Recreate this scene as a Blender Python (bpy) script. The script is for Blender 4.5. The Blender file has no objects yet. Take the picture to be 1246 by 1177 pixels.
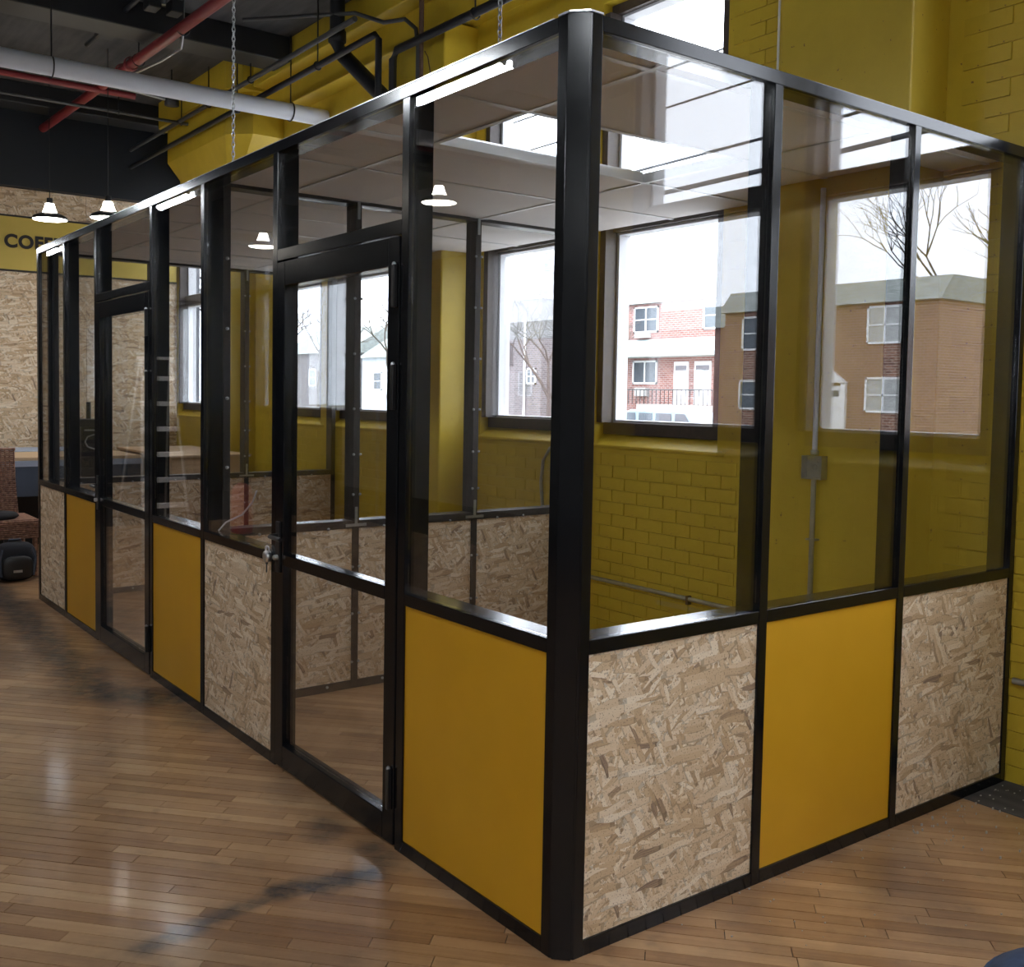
import bpy, bmesh, math, random
from mathutils import Matrix, Vector
R = random.Random(7)
sc = bpy.context.scene
COL = sc.collection

# ---------------------------------------------------------------- camera
F, PX, PY = 1240.797, 569.692, 546.469
tilt, roll, yaw = 1.5174163, 0.0154635, -0.6246753
CAM = Vector((-1.89987, -2.14468, 1.63807))
cd = bpy.data.cameras.new('camera')
cam = bpy.data.objects.new('camera', cd)
COL.objects.link(cam)
cd.sensor_fit = 'HORIZONTAL'
cd.sensor_width = 36.0
cd.lens = F / 1246 * 36.0
cd.shift_x = (623 - PX) / 1246
cd.shift_y = -(588.5 - PY) / 1246
cd.clip_start = 0.05
cd.clip_end = 400
cam.matrix_world = (Matrix.Translation(CAM) @ Matrix.Rotation(yaw, 4, 'Z')
                    @ Matrix.Rotation(tilt, 4, 'X') @ Matrix.Rotation(roll, 4, 'Z'))
sc.camera = cam

# ---------------------------------------------------------------- view and world
sc.view_settings.view_transform = 'Standard'
sc.view_settings.look = 'None'
sc.view_settings.gamma = 1.0
sc.view_settings.use_curve_mapping = False
sc.view_settings.exposure = 0.72
sc.cycles.transparent_max_bounces = 40
sc.cycles.max_bounces = 9
sc.cycles.diffuse_bounces = 5
sc.cycles.glossy_bounces = 5
sc.cycles.transmission_bounces = 8
sc.cycles.sample_clamp_indirect = 6.0
sc.cycles.caustics_reflective = False
sc.cycles.caustics_refractive = False
sc.cycles.use_denoising = True

SKY = 5.2          # overcast sky radiance
TUBE = 56.0        # fluorescent tubes
w = bpy.data.worlds.new('overcast_sky')
sc.world = w
w.use_nodes = True
nt = w.node_tree
nt.nodes.clear()
wo = nt.nodes.new('ShaderNodeOutputWorld')
bg = nt.nodes.new('ShaderNodeBackground')
tc = nt.nodes.new('ShaderNodeTexCoord')
sep = nt.nodes.new('ShaderNodeSeparateXYZ')
rmp = nt.nodes.new('ShaderNodeValToRGB')
nt.links.new(tc.outputs['Generated'], sep.inputs[0])
nt.links.new(sep.outputs[2], rmp.inputs[0])
rmp.color_ramp.elements[0].position = 0.0
rmp.color_ramp.elements[0].color = (0.80, 0.86, 0.98, 1)
rmp.color_ramp.elements[1].position = 0.6
rmp.color_ramp.elements[1].color = (0.88, 0.91, 1.0, 1)
nt.links.new(rmp.outputs[0], bg.inputs[0])
bg.inputs[1].default_value = SKY
nt.links.new(bg.outputs[0], wo.inputs[0])


# ---------------------------------------------------------------- materials
class NT:
    def __init__(s, name):
        s.m = bpy.data.materials.new(name)
        s.m.use_nodes = True
        s.t = s.m.node_tree
        s.t.nodes.clear()
        s.out = s.t.nodes.new('ShaderNodeOutputMaterial')

    def n(s, typ, props=None, **ins):
        nd = s.t.nodes.new('ShaderNode' + typ)
        for k, v in (props or {}).items():
            setattr(nd, k, v)
        for k, v in ins.items():
            key = int(k[1:]) if k[0] == 'i' and k[1:].isdigit() else k.replace('_', ' ')
            s.put(nd.inputs[key], v)
        return nd

    def put(s, inp, v):
        if isinstance(v, bpy.types.NodeSocket):
            s.t.links.new(v, inp)
        elif isinstance(v, bpy.types.Node):
            s.t.links.new(v.outputs[0], inp)
        else:
            inp.default_value = v

    def math(s, op, a, b=0.0, c=0.0, clamp=False):
        return s.n('Math', {'operation': op, 'use_clamp': clamp}, i0=a, i1=b, i2=c).outputs[0]

    def vmath(s, op, a, b=(0, 0, 0)):
        nd = s.n('VectorMath', {'operation': op}, i0=a, i1=b)
        return nd.outputs['Value'] if op in ('DOT_PRODUCT', 'LENGTH', 'DISTANCE') else nd.outputs[0]

    def mix(s, f, a, b, mode='MIX'):
        nd = s.n('Mix', {'data_type': 'RGBA', 'blend_type': mode})
        s.put(nd.inputs[0], f)
        s.put(nd.inputs[6], a)
        s.put(nd.inputs[7], b)
        return nd.outputs[2]

    def ramp(s, f, stops, interp='LINEAR'):
        nd = s.n('ValToRGB', i0=f)
        cr = nd.color_ramp
        cr.interpolation = interp
        while len(cr.elements) < len(stops):
            cr.elements.new(0.5)
        for e, (p, c) in zip(cr.elements, stops):
            e.position = p
            e.color = (*c, 1) if len(c) == 3 else c
        return nd.outputs[0]

    def noise(s, vec, scale, detail=3, rough=0.5, dims='3D'):
        return s.n('TexNoise', {'noise_dimensions': dims}, Vector=vec, Scale=scale, Detail=detail, Roughness=rough).outputs[0]

    def obj(s):
        return s.n('TexCoord').outputs['Object']

    def bsdf(s, col, rough=0.6, metal=0.0, bump=None, bstr=0.2, bdist=0.01, **kw):
        b = s.n('BsdfPrincipled', None, Base_Color=col if not isinstance(col, tuple) else (*col, 1), Roughness=rough, Metallic=metal, **kw)
        if bump is not None:
            bn = s.n('Bump', None, Height=bump, Strength=bstr, Distance=bdist)
            s.t.links.new(bn.outputs[0], b.inputs['Normal'])
        s.t.links.new(b.outputs[0], s.out.inputs[0])
        return s.m


M = {}


def plain(name, col, rough=0.6, metal=0.0, var=0.12, scale=6.0, **kw):
    k = NT(name)
    o = k.obj()
    nz = k.noise(o, scale, 4)
    c = k.mix(nz, tuple(max(0, x * (1 - var)) for x in col) + (1,), tuple(min(1, x * (1 + var)) for x in col) + (1,))
    M[name] = k.bsdf(c, rough, metal, bump=k.noise(o, scale * 12, 2), bstr=0.05, bdist=0.003, **kw)
    return M[name]


def emit(name, col, st):
    k = NT(name)
    e = k.n('Emission', None, Color=(*col, 1), Strength=st)
    k.t.links.new(e.outputs[0], k.out.inputs[0])
    M[name] = k.m


def glass(name, r0=0.045, tint=(0.965, 0.97, 0.97)):
    k = NT(name)
    lw = k.n('LayerWeight', None, Blend=0.5)
    f = k.math('POWER', lw.outputs['Facing'], 5.0)
    f = k.math('MULTIPLY_ADD', f, 1 - r0, r0, clamp=True)
    tr = k.n('BsdfTransparent', None, Color=(*tint, 1))
    gl = k.n('BsdfGlossy', None, Color=(1, 1, 1, 1), Roughness=0.0)
    mx = k.n('MixShader', None, i0=f, i1=tr, i2=gl)
    k.t.links.new(mx.outputs[0], k.out.inputs[0])
    M[name] = k.m


def osb(name, gain=1.0, sc_=1.0, warm=0.0):
    k = NT(name)
    o = k.obj()
    sp = k.n('SeparateXYZ', None, i0=o)
    u = k.math('ADD', sp.outputs[0], sp.outputs[1])
    v = sp.outputs[2]
    base = k.n('CombineXYZ', None, i0=u, i1=v, i2=0.0).outputs[0]
    wob = k.n('TexNoise', None, Vector=base, Scale=7.0, Detail=1)
    base = k.vmath('ADD', base, k.n('VectorMath', {'operation': 'SCALE'}, i0=wob.outputs[1], Scale=0.035).outputs[0])
    pal = [(0.0, (0.26, 0.18, 0.13)), (0.02, (0.42, 0.29, 0.18)), (0.10, (0.55, 0.38, 0.22)),
           (0.30, (0.66, 0.49, 0.31)), (0.55, (0.72, 0.56, 0.38)), (0.75, (0.79, 0.65, 0.48)), (1.0, (0.88, 0.77, 0.62))]
    col = None
    hgt = None
    for i, (ang, L, wd) in enumerate([(12, .05, .010), (-38, .055, .012), (68, .05, .012), (-8, .075, .016), (33, .085, .018), (-62, .07, .016), (4, .10, .021)]):
        mp = k.n('Mapping', {'vector_type': 'TEXTURE'}, Vector=base, Rotation=(0, 0, math.radians(ang)),
                 Location=(i * 1.37, i * 2.11, 0), Scale=(L * sc_, wd * sc_, 1))
        vo = k.n('TexVoronoi', {'voronoi_dimensions': '2D', 'distance': 'CHEBYCHEV'}, Vector=mp.outputs[0], Scale=1.0, Randomness=1.0)
        cs = k.n('SeparateXYZ', None, i0=vo.outputs['Color'])
        gr = k.n('TexNoise', {'noise_dimensions': '2D'}, Vector=mp.outputs[0], Scale=1.6, Detail=3, Roughness=0.7)
        gm = k.n('Mapping', None, Vector=mp.outputs[0], Scale=(0.35, 5.0, 1))
        gn = k.noise(gm.outputs[0], 1.5, 2, dims='2D')
        val = k.math('MULTIPLY_ADD', gn, 0.22, k.math('SUBTRACT', cs.outputs[0], 0.11), clamp=True)
        c = k.ramp(val, pal)
        edge = k.math('MULTIPLY_ADD', k.math('GREATER_THAN', vo.outputs['Distance'], 0.56), -0.30, 1.0)
        c = k.mix(1.0, c, edge, 'MULTIPLY')
        mask = k.math('GREATER_THAN', cs.outputs[1], 0.0 if i == 0 else 0.60)
        h = k.math('MULTIPLY_ADD', cs.outputs[2], 0.7, k.math('MULTIPLY', edge, 0.3))
        if col is None:
            col, hgt = c, h
        else:
            col = k.mix(mask, col, c)
            hm = k.n('Mix', {'data_type': 'FLOAT'})
            k.put(hm.inputs[0], mask)
            k.put(hm.inputs[2], hgt)
            k.put(hm.inputs[3], h)
            hgt = hm.outputs[0]
    fleck = k.noise(base, 160, 2, dims='2D')
    col = k.mix(k.math('MULTIPLY', k.math('GREATER_THAN', fleck, 0.66), 0.7), col, (0.22, 0.13, 0.08, 1))
    col = k.mix(1.0, col, (gain, gain * (1 - warm * .5), gain * (1 - warm), 1), 'MULTIPLY')
    M[name] = k.bsdf(col, 0.62, 0, bump=hgt, bstr=0.35, bdist=0.0015)


osb('osb_board')
osb('osb_wall', 0.98, 1.15)

glass('clear_glass', 0.06)
glass('window_glass', 0.03, (0.97, 0.98, 0.98))

k = NT('black_metal')
o = k.obj()
nz = k.noise(o, 22, 4, 0.6)
M['black_metal'] = k.bsdf(k.ramp(nz, [(0.3, (0.003, 0.0035, 0.005)), (0.8, (0.006, 0.007, 0.009))]),
                          k.math('MULTIPLY_ADD', nz, 0.08, 0.13), 0.0, Specular_IOR_Level=0.35)
k = NT('brown_metal')
o = k.obj()
nz = k.noise(o, 30, 5, 0.7)
M['brown_metal'] = k.bsdf(k.ramp(nz, [(0.25, (0.035, 0.026, 0.022)), (0.8, (0.085, 0.064, 0.054))]), 0.5, 0.0)
k = NT('inner_metal')
o = k.obj()
nz = k.noise(o, 30, 5, 0.7)
M['inner_metal'] = k.bsdf(k.ramp(nz, [(0.25, (0.020, 0.017, 0.015)), (0.8, (0.055, 0.045, 0.040))]), 0.42, 0.0)

k = NT('yellow_board')
o = k.obj()
nz = k.noise(o, 3, 4)
M['yellow_board'] = k.bsdf(k.ramp(nz, [(0.2, (0.60, 0.315, 0.010)), (0.8, (0.68, 0.365, 0.018))]), 0.42, 0, bump=k.noise(o, 300, 2), bstr=0.06, bdist=0.001)

k = NT('yellow_paint')
o = k.obj()
nz = k.noise(o, 1.7, 6, 0.65)
sp = k.noise(o, 38, 3, 0.5)
c = k.ramp(nz, [(0.25, (0.46, 0.320, 0.020)), (0.55, (0.57, 0.405, 0.030)), (0.85, (0.67, 0.49, 0.050))])
c = k.mix(k.math('GREATER_THAN', sp, 0.735), c, (0.22, 0.13, 0.03, 1))
M['yellow_paint'] = k.bsdf(c, 0.45, 0, bump=k.noise(o, 45, 4), bstr=0.25, bdist=0.004)
k = NT('yellow_sign')
M['yellow_sign'] = k.bsdf(k.ramp(k.noise(k.obj(), 4, 3), [(0.2, (0.56, 0.42, 0.07)), (0.8, (0.64, 0.48, 0.10))]), 0.5)

k = NT('dark_concrete')
o = k.obj()
nz = k.noise(o, 1.3, 6, 0.6)
st = k.n('Mapping', None, Vector=o, Scale=(6, 0.7, 1))
c = k.ramp(nz, [(0.3, (0.022, 0.022, 0.024)), (0.7, (0.075, 0.073, 0.075))])
c = k.mix(0.35, c, k.ramp(k.noise(st.outputs[0], 2, 4), [(0.3, (0.02, 0.02, 0.02)), (0.7, (0.14, 0.135, 0.13))]))
M['dark_concrete'] = k.bsdf(c, 0.85, 0, bump=nz, bstr=0.3, bdist=0.01)
plain('navy_paint', (0.007, 0.011, 0.018), 0.6)
plain('bare_wall', (0.26, 0.25, 0.23), 0.8, scale=1.2, var=0.3)
plain('grey_slab', (0.055, 0.055, 0.06), 0.8, scale=2.0, var=0.5)
plain('duct_dark', (0.012, 0.013, 0.016), 0.5)
plain('white_pipe', (0.66, 0.69, 0.76), 0.45, var=0.08, scale=3)
plain('red_pipe', (0.20, 0.022, 0.025), 0.4, var=0.2)
plain('galvanised', (0.42, 0.44, 0.45), 0.35, 0.9, var=0.25, scale=20)
plain('bright_metal', (0.75, 0.76, 0.78), 0.3, 1.0)
plain('white_frame', (0.68, 0.69, 0.72), 0.5, var=0.05)
plain('white_paint', (0.80, 0.80, 0.80), 0.5, var=0.05)
plain('grid_white', (0.72, 0.72, 0.72), 0.4, var=0.04)
plain('black_plastic', (0.012, 0.012, 0.013), 0.35)
plain('dark_cloth', (0.012, 0.013, 0.018), 0.9, scale=40)
plain('navy_fabric', (0.022, 0.040, 0.085), 0.95, scale=60, var=0.4)
plain('grey_cloth', (0.30, 0.34, 0.42), 0.8, var=0.25)
plain('slate_cloth', (0.045, 0.058, 0.085), 0.8, var=0.25)
plain('red_paint', (0.42, 0.025, 0.025), 0.35)
plain('asphalt', (0.14, 0.14, 0.145), 0.9, scale=2)
plain('lawn', (0.30, 0.30, 0.24), 0.95, scale=3, var=0.4)
plain('concrete_pale', (0.48, 0.47, 0.45), 0.9, scale=3)
plain('bark', (0.085, 0.07, 0.06), 0.9, scale=5, var=0.4)
plain('van_blue', (0.26, 0.36, 0.40), 0.3)
plain('tyre', (0.015, 0.015, 0.015), 0.8)
plain('dark_pane', (0.07, 0.085, 0.10), 0.12)
plain('curtain_pane', (0.42, 0.43, 0.42), 0.3, scale=3, var=0.3)
plain('awning_pale', (0.42, 0.47, 0.46), 0.7, var=0.1)
plain('siding_pale', (0.55, 0.60, 0.66), 0.7, var=0.1)
plain('paper', (0.72, 0.74, 0.80), 0.6)
plain('label_red', (0.32, 0.07, 0.07), 0.6)
plain('rusty', (0.10, 0.055, 0.035), 0.7, scale=30, var=0.5)
plain('conduit_dark', (0.05, 0.052, 0.055), 0.45)
plain('cord_grey', (0.22, 0.24, 0.22), 0.6)
plain('debris', (0.45, 0.43, 0.40), 0.9)
plain('ink_black', (0.02, 0.016, 0.012), 0.6)
plain('brass', (0.6, 0.5, 0.3), 0.3, 1.0)
emit('tube_glow', (0.90, 0.95, 1.0), TUBE)
emit('bulb_glow', (1.0, 0.93, 0.82), 22.0)

k = NT('ceiling_tile')
o = k.obj()
M['ceiling_tile'] = k.bsdf(k.ramp(k.noise(o, 2.5, 4), [(0.2, (0.80, 0.765, 0.76)), (0.8, (0.86, 0.83, 0.82))]), 0.75, 0, bump=k.noise(o, 220, 3), bstr=0.15, bdist=0.002)

k = NT('plywood')
o = k.obj()
mp = k.n('Mapping', None, Vector=o, Scale=(1, 8, 8))
M['plywood'] = k.bsdf(k.ramp(k.noise(mp.outputs[0], 3, 5, 0.6), [(0.2, (0.36, 0.23, 0.12)), (0.8, (0.62, 0.44, 0.27))]), 0.6)

k = NT('wicker')
o = k.obj()
nz = k.noise(o, 40, 3)
M['wicker'] = k.bsdf(k.ramp(nz, [(0.25, (0.10, 0.045, 0.03)), (0.5, (0.26, 0.13, 0.085)), (0.8, (0.48, 0.29, 0.20))]), 0.6)


def brickmat(name, c1, c2, mortar):
    k = NT(name)
    o = k.obj()
    sp = k.n('SeparateXYZ', None, i0=o)
    uv = k.n('CombineXYZ', None, i0=k.math('ADD', sp.outputs[0], sp.outputs[1]), i1=sp.outputs[2], i2=0.0)
    b = k.n('TexBrick', {'offset': 0.5}, Vector=uv.outputs[0], Color1=(*c1, 1), Color2=(*c2, 1), Mortar=(*mortar, 1), Scale=1.0,
            Mortar_Size=0.016, Brick_Width=0.30, Row_Height=0.11)
    c = k.mix(0.4, b.outputs[0], k.mix(1.0, b.outputs[0], k.ramp(k.noise(uv.outputs[0], 1.2, 6, 0.7), [(0.3, (0.5, 0.5, 0.5)), (0.75, (1, 1, 1))]), 'MULTIPLY'))
    M[name] = k.bsdf(c, 0.9)


brickmat('brick_red', (0.24, 0.085, 0.07), (0.36, 0.15, 0.12), (0.42, 0.36, 0.33))
brickmat('brick_tan', (0.19, 0.08, 0.055), (0.32, 0.15, 0.095), (0.42, 0.34, 0.28))
brickmat('brick_grey', (0.115, 0.105, 0.11), (0.19, 0.165, 0.17), (0.25, 0.24, 0.25))
k = NT('roof_shingle')
o = k.obj()
mp = k.n('Mapping', None, Vector=o, Scale=(1, 0.6, 5))
M['roof_shingle'] = k.bsdf(k.ramp(k.noise(mp.outputs[0], 2.5, 4, 0.6), [(0.25, (0.16, 0.18, 0.17)), (0.7, (0.36, 0.39, 0.37))]), 0.9)

# floor wood: tone comes from a per-plank attribute, plus grain, wear and floor stains with a shape of their own
PANG = math.radians(-47.0)
k = NT('plank_wood')
geo = k.n('NewGeometry').outputs['Position']
at = k.n('Attribute', {'attribute_name': 'tone', 'attribute_type': 'GEOMETRY'}).outputs['Fac']
rot = k.n('Mapping', {'vector_type': 'TEXTURE'}, Vector=geo, Rotation=(0, 0, PANG), Scale=(1, 1, 1)).outputs[0]
off = k.n('CombineXYZ', None, i0=k.math('MULTIPLY', at, 37.0), i1=0.0, i2=k.math('MULTIPLY', at, 91.0))
rv = k.vmath('ADD', rot, off.outputs[0])
g1 = k.noise(k.n('Mapping', None, Vector=rv, Scale=(2.2, 60, 1)).outputs[0], 1.0, 4, 0.65)
g2 = k.noise(k.n('Mapping', None, Vector=rv, Scale=(0.9, 9, 1)).outputs[0], 1.3, 3)
g3 = k.noise(geo, 2.6, 5, 0.7)
val = k.math('ADD', k.math('MULTIPLY_ADD', at, 0.30, -0.09), k.math('ADD', k.math('MULTIPLY_ADD', g3, 0.34, 0.0), k.math('ADD', k.math('MULTIPLY', g1, 0.30), k.math('MULTIPLY', g2, 0.30))))
c = k.ramp(val, [(0.20, (0.14, 0.060, 0.026)), (0.38, (0.30, 0.152, 0.066)), (0.55, (0.43, 0.245, 0.118)), (0.80, (0.56, 0.36, 0.19))])
wear = k.noise(geo, 1.1, 6, 0.62)
c = k.mix(k.ramp(wear, [(0.50, (0, 0, 0)), (0.70, (0.62, 0.62, 0.62))]), c, (0.110, 0.070, 0.050, 1))
blot = k.noise(geo, 9.0, 4, 0.6)
c = k.mix(k.ramp(blot, [(0.57, (0, 0, 0)), (0.78, (0.38, 0.38, 0.38))]), c, (0.10, 0.05, 0.03, 1))
wn = k.n('TexNoise', None, Vector=geo, Scale=5.0, Detail=4)
wp = k.vmath('ADD', geo, k.n('VectorMath', {'operation': 'SCALE'}, i0=k.vmath('SUBTRACT', wn.outputs[1], (0.5, 0.5, 0.5)), Scale=0.16).outputs[0])
stain = None
for (ax, ay, bx, by, w0, st_) in [(-0.18, 7.4, -0.33, 3.45, 0.16, 1.0), (-0.33, 3.4, -0.02, 3.1, 0.17, 1.0), (-0.1, 3.0, -0.05, 2.55, 0.10, 0.6),
                                  (-0.95, 0.78, -0.50, 0.85, 0.045, 0.8), (-0.50, 0.85, -0.14, 0.80, 0.060, 1.0), (-0.10, 0.83, -0.06, 0.95, 0.07, 0.7),
                                  (-0.16, 1.16, -0.10, 1.25, 0.07, 0.7), (-0.9, 5.6, -0.5, 4.2, 0.25, 0.5)]:
    d = Vector((bx - ax, by - ay, 0))
    L2 = d.length_squared
    pa = k.vmath('SUBTRACT', wp, (ax, ay, 0))
    tt = k.math('DIVIDE', k.vmath('DOT_PRODUCT', pa, tuple(d)), L2, clamp=True)
    cl = k.n('VectorMath', {'operation': 'SCALE'}, i0=tuple(d), Scale=tt).outputs[0]
    dd = k.vmath('DISTANCE', k.vmath('MULTIPLY', pa, (1, 1, 0)), cl)
    mk = k.n('MapRange', {'interpolation_type': 'SMOOTHSTEP'}, Value=dd, i1=w0 * 1.5, i2=w0 * 0.2, i3=0.0, i4=st_).outputs[0]
    stain = mk if stain is None else k.math('MAXIMUM', stain, mk)
stf = k.math('MULTIPLY', stain, k.ramp(k.noise(geo, 14, 4, 0.7), [(0.28, (0.45, 0.45, 0.45)), (0.6, (1, 1, 1))]))
c = k.mix(stf, c, (0.030, 0.025, 0.026, 1))
M['plank_wood'] = k.bsdf(c, k.math('MULTIPLY_ADD', k.noise(geo, 6, 5, 0.6), 0.30, 0.22), 0, bump=k.math('ADD', g1, k.math('MULTIPLY', blot, 0.5)), bstr=0.14, bdist=0.002, Coat_Weight=0.55, Coat_Roughness=0.13)
plain('gap_dark', (0.012, 0.007, 0.005), 0.9)


# ---------------------------------------------------------------- mesh helpers
class MB:
    """collects shapes into one mesh"""
    def __init__(s):
        s.v, s.f, s.sm = [], [], []

    def add(s, vs, fs, smooth=False):
        b = len(s.v)
        s.v += [tuple(x) for x in vs]
        s.f += [tuple(b + i for i in q) for q in fs]
        s.sm += [smooth] * len(fs)
        return s

    def box(s, x0, x1, y0, y1, z0, z1):
        if x0 > x1: x0, x1 = x1, x0
        if y0 > y1: y0, y1 = y1, y0
        vs = [(x, y, z) for x in (x0, x1) for y in (y0, y1) for z in (z0, z1)]
        return s.add(vs, [(0, 1, 3, 2), (4, 6, 7, 5), (0, 4, 5, 1), (2, 3, 7, 6), (0, 2, 6, 4), (1, 5, 7, 3)])

    def tube(s, pts, r, n=10, caps=True):
        pts = [Vector(p) for p in pts]
        rs = r if isinstance(r, (list, tuple)) else [r] * len(pts)
        rings = []
        for i, p in enumerate(pts):
            a = pts[max(0, i - 1)]
            b = pts[min(len(pts) - 1, i + 1)]
            t = (b - a).normalized()
            up = Vector((0, 0, 1)) if abs(t.z) < 0.9 else Vector((1, 0, 0))
            u = t.cross(up).normalized()
            v = u.cross(t)
            rings.append([p + (u * math.cos(2 * math.pi * j / n) + v * math.sin(2 * math.pi * j / n)) * rs[i] for j in range(n)])
        vs = [q for r_ in rings for q in r_]
        fs = []
        for i in range(len(pts) - 1):
            for j in range(n):
                a, b = i * n + j, i * n + (j + 1) % n
                fs.append((a, b, b + n, a + n))
        s.add(vs, fs, True)
        if caps:
            s.add(rings[0], [tuple(range(n - 1, -1, -1))])
            s.add(rings[-1], [tuple(range(n))])
        return s

    def lathe(s, c, prof, n=28, axis='Z'):
        vs, fs = [], []
        for (r, z) in prof:
            for j in range(n):
                a = 2 * math.pi * j / n
                q = (r * math.cos(a), r * math.sin(a), z)
                if axis == 'X': q = (q[2], q[0], q[1])
                if axis == 'Y': q = (q[0], q[2], q[1])
                vs.append((c[0] + q[0], c[1] + q[1], c[2] + q[2]))
        for i in range(len(prof) - 1):
            for j in range(n):
                a, b = i * n + j, i * n + (j + 1) % n
                fs.append((a, b, b + n, a + n))
        return s.add(vs, fs, True)

    def prism(s, poly, z0, z1):
        n = len(poly)
        vs = [(x, y, z0) for x, y in poly] + [(x, y, z1) for x, y in poly]
        fs = [(i, (i + 1) % n, n + (i + 1) % n, n + i) for i in range(n)] + [tuple(range(n - 1, -1, -1)), tuple(range(n, 2 * n))]
        return s.add(vs, fs)

    def extrude(s, poly, axis, a0, a1):
        """poly in the plane across axis ('X': (y,z); 'Y': (x,z))"""
        n = len(poly)
        mk = (lambda a, q: (a, q[0], q[1])) if axis == 'X' else (lambda a, q: (q[0], a, q[1]))
        vs = [mk(a0, q) for q in poly] + [mk(a1, q) for q in poly]
        fs = [(i, (i + 1) % n, n + (i + 1) % n, n + i) for i in range(n)] + [tuple(range(n - 1, -1, -1)), tuple(range(n, 2 * n))]
        return s.add(vs, fs)

    def torus(s, c, R_, r, axis='Z', n=24, m=8, sy=1.0):
        vs, fs = [], []
        for i in range(n):
            a = 2 * math.pi * i / n
            for j in range(m):
                b = 2 * math.pi * j / m
                q = ((R_ + r * math.cos(b)) * math.cos(a), (R_ + r * math.cos(b)) * math.sin(a) * sy, r * math.sin(b))
                if axis == 'X': q = (q[2], q[0], q[1])
                if axis == 'Y': q = (q[0], q[2], q[1])
                vs.append((c[0] + q[0], c[1] + q[1], c[2] + q[2]))
        for i in range(n):
            for j in range(m):
                fs.append((i * m + j, ((i + 1) % n) * m + j, ((i + 1) % n) * m + (j + 1) % m, i * m + (j + 1) % m))
        return s.add(vs, fs, True)

    def build(s, name, mat, parent=None, bevel=0.0, fix=True, **props):
        me = bpy.data.meshes.new(name)
        me.from_pydata(s.v, [], s.f)
        me.polygons.foreach_set('use_smooth', s.sm)
        if fix:
            bm = bmesh.new()
            bm.from_mesh(me)
            bmesh.ops.recalc_face_normals(bm, faces=bm.faces)
            bm.to_mesh(me)
            bm.free()
        me.materials.append(M[mat] if isinstance(mat, str) else mat)
        o = bpy.data.objects.new(name, me)
        COL.objects.link(o)
        if parent is not None:
            o.parent = parent
            o.matrix_parent_inverse = Matrix.Translation(-Vector(parent.location))
        if bevel:
            b = o.modifiers.new('bevel', 'BEVEL')
            b.width = bevel
            b.segments = 2
            b.limit_method = 'ANGLE'
        for a, v in props.items():
            o[a] = v
        return o


def box(name, mat, parent, *c, bevel=0.0, **props):
    return MB().box(*c).build(name, mat, parent, bevel, **props)


def tag(o, label=None, cat=None, group=None, kind=None):
    for a, v in (('label', label), ('category', cat), ('group', group), ('kind', kind)):
        if v:
            o[a] = v
    return o


def thing(name, label, cat, loc=(0, 0, 0), group=None):
    o = bpy.data.objects.new(name, None)
    o.empty_display_size = 0.1
    COL.objects.link(o)
    o.location = loc
    return tag(o, label, cat, group)


def struct(name, loc=(0, 0, 0)):
    o = bpy.data.objects.new(name, None)
    o.empty_display_size = 0.1
    COL.objects.link(o)
    o.location = loc
    o['kind'] = 'structure'
    return o


def px(P):
    """image position of a world point, to sort pieces by how large they show"""
    q = cam.matrix_world.inverted() @ Vector(P)
    if q.z > -0.05:
        return None
    return (PX + F * q.x / -q.z, PY - F * q.y / -q.z, -q.z)


CEIL = 4.80
WX = 2.54          # face of the window wall
FY = 10.18         # face of the far wall

# ---------------------------------------------------------------- the floor
floor = box('floor', 'gap_dark', None, -7, WX + 0.02, -7, 14, -0.12, -0.008, kind='structure')
planks = []
ca, sa = math.cos(PANG), math.sin(PANG)
PW = 0.057


def clip_line(v):
    lo, hi = -40.0, 40.0
    for (p0, dd, a, b) in ((-sa * v, ca, -4.6, 2.50), (ca * v, sa, -4.4, 10.15)):
        t0, t1 = (a - p0) / dd, (b - p0) / dd
        if t0 > t1: t0, t1 = t1, t0
        lo, hi = max(lo, t0), min(hi, t1)
    return lo, hi


i = int(-9 / PW)
while i * PW < 11:
    v = i * PW
    i += 1
    lo, hi = clip_line(v)
    if hi - lo < 0.12:
        continue
    t = lo - R.uniform(0, 0.7)
    while t < hi:
        L = R.choice([0.28, 0.4, 0.55, 0.7, 0.85, 1.05]) * R.uniform(0.85, 1.15)
        a, b = max(t, lo), min(t + L, hi)
        t += L
        if b - a < 0.05:
            continue
        planks.append((v, a + 0.0014, b - 0.0014, R.uniform(-0.0007, 0.0), R.random()))


def plank_geo(mb, v, a, b, dz):
    h = PW / 2 - 0.0014
    cs = []
    for (t, s_) in ((a, -h), (b, -h), (b, h), (a, h)):
        vv = v + s_
        cs.append((ca * t - sa * vv, sa * t + ca * vv))
    mb.add([(x, y, dz) for x, y in cs] + [(x, y, -0.0075) for x, y in cs],
           [(0, 1, 2, 3), (0, 4, 5, 1), (1, 5, 6, 2), (2, 6, 7, 3), (3, 7, 4, 0)])


def tone(o, vals):
    at = o.data.attributes.new('tone', 'FLOAT', 'FACE')
    at.data.foreach_set('value', vals)


def plank_size(q):
    v, a, b, dz, tn = q
    m_ = (a + b) / 2
    P = (ca * m_ - sa * v, sa * m_ + ca * v, 0)
    s_ = px(P)
    if s_ is None or not (-60 < s_[0] < 1300 and 0 < s_[1] < 1230):
        return 0
    if P[0] > 0.02 and P[1] > 0.0:
        return 0.2 * (b - a) / s_[2] ** 2
    return (b - a) ** 0.5 / s_[2] ** 2


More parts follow.
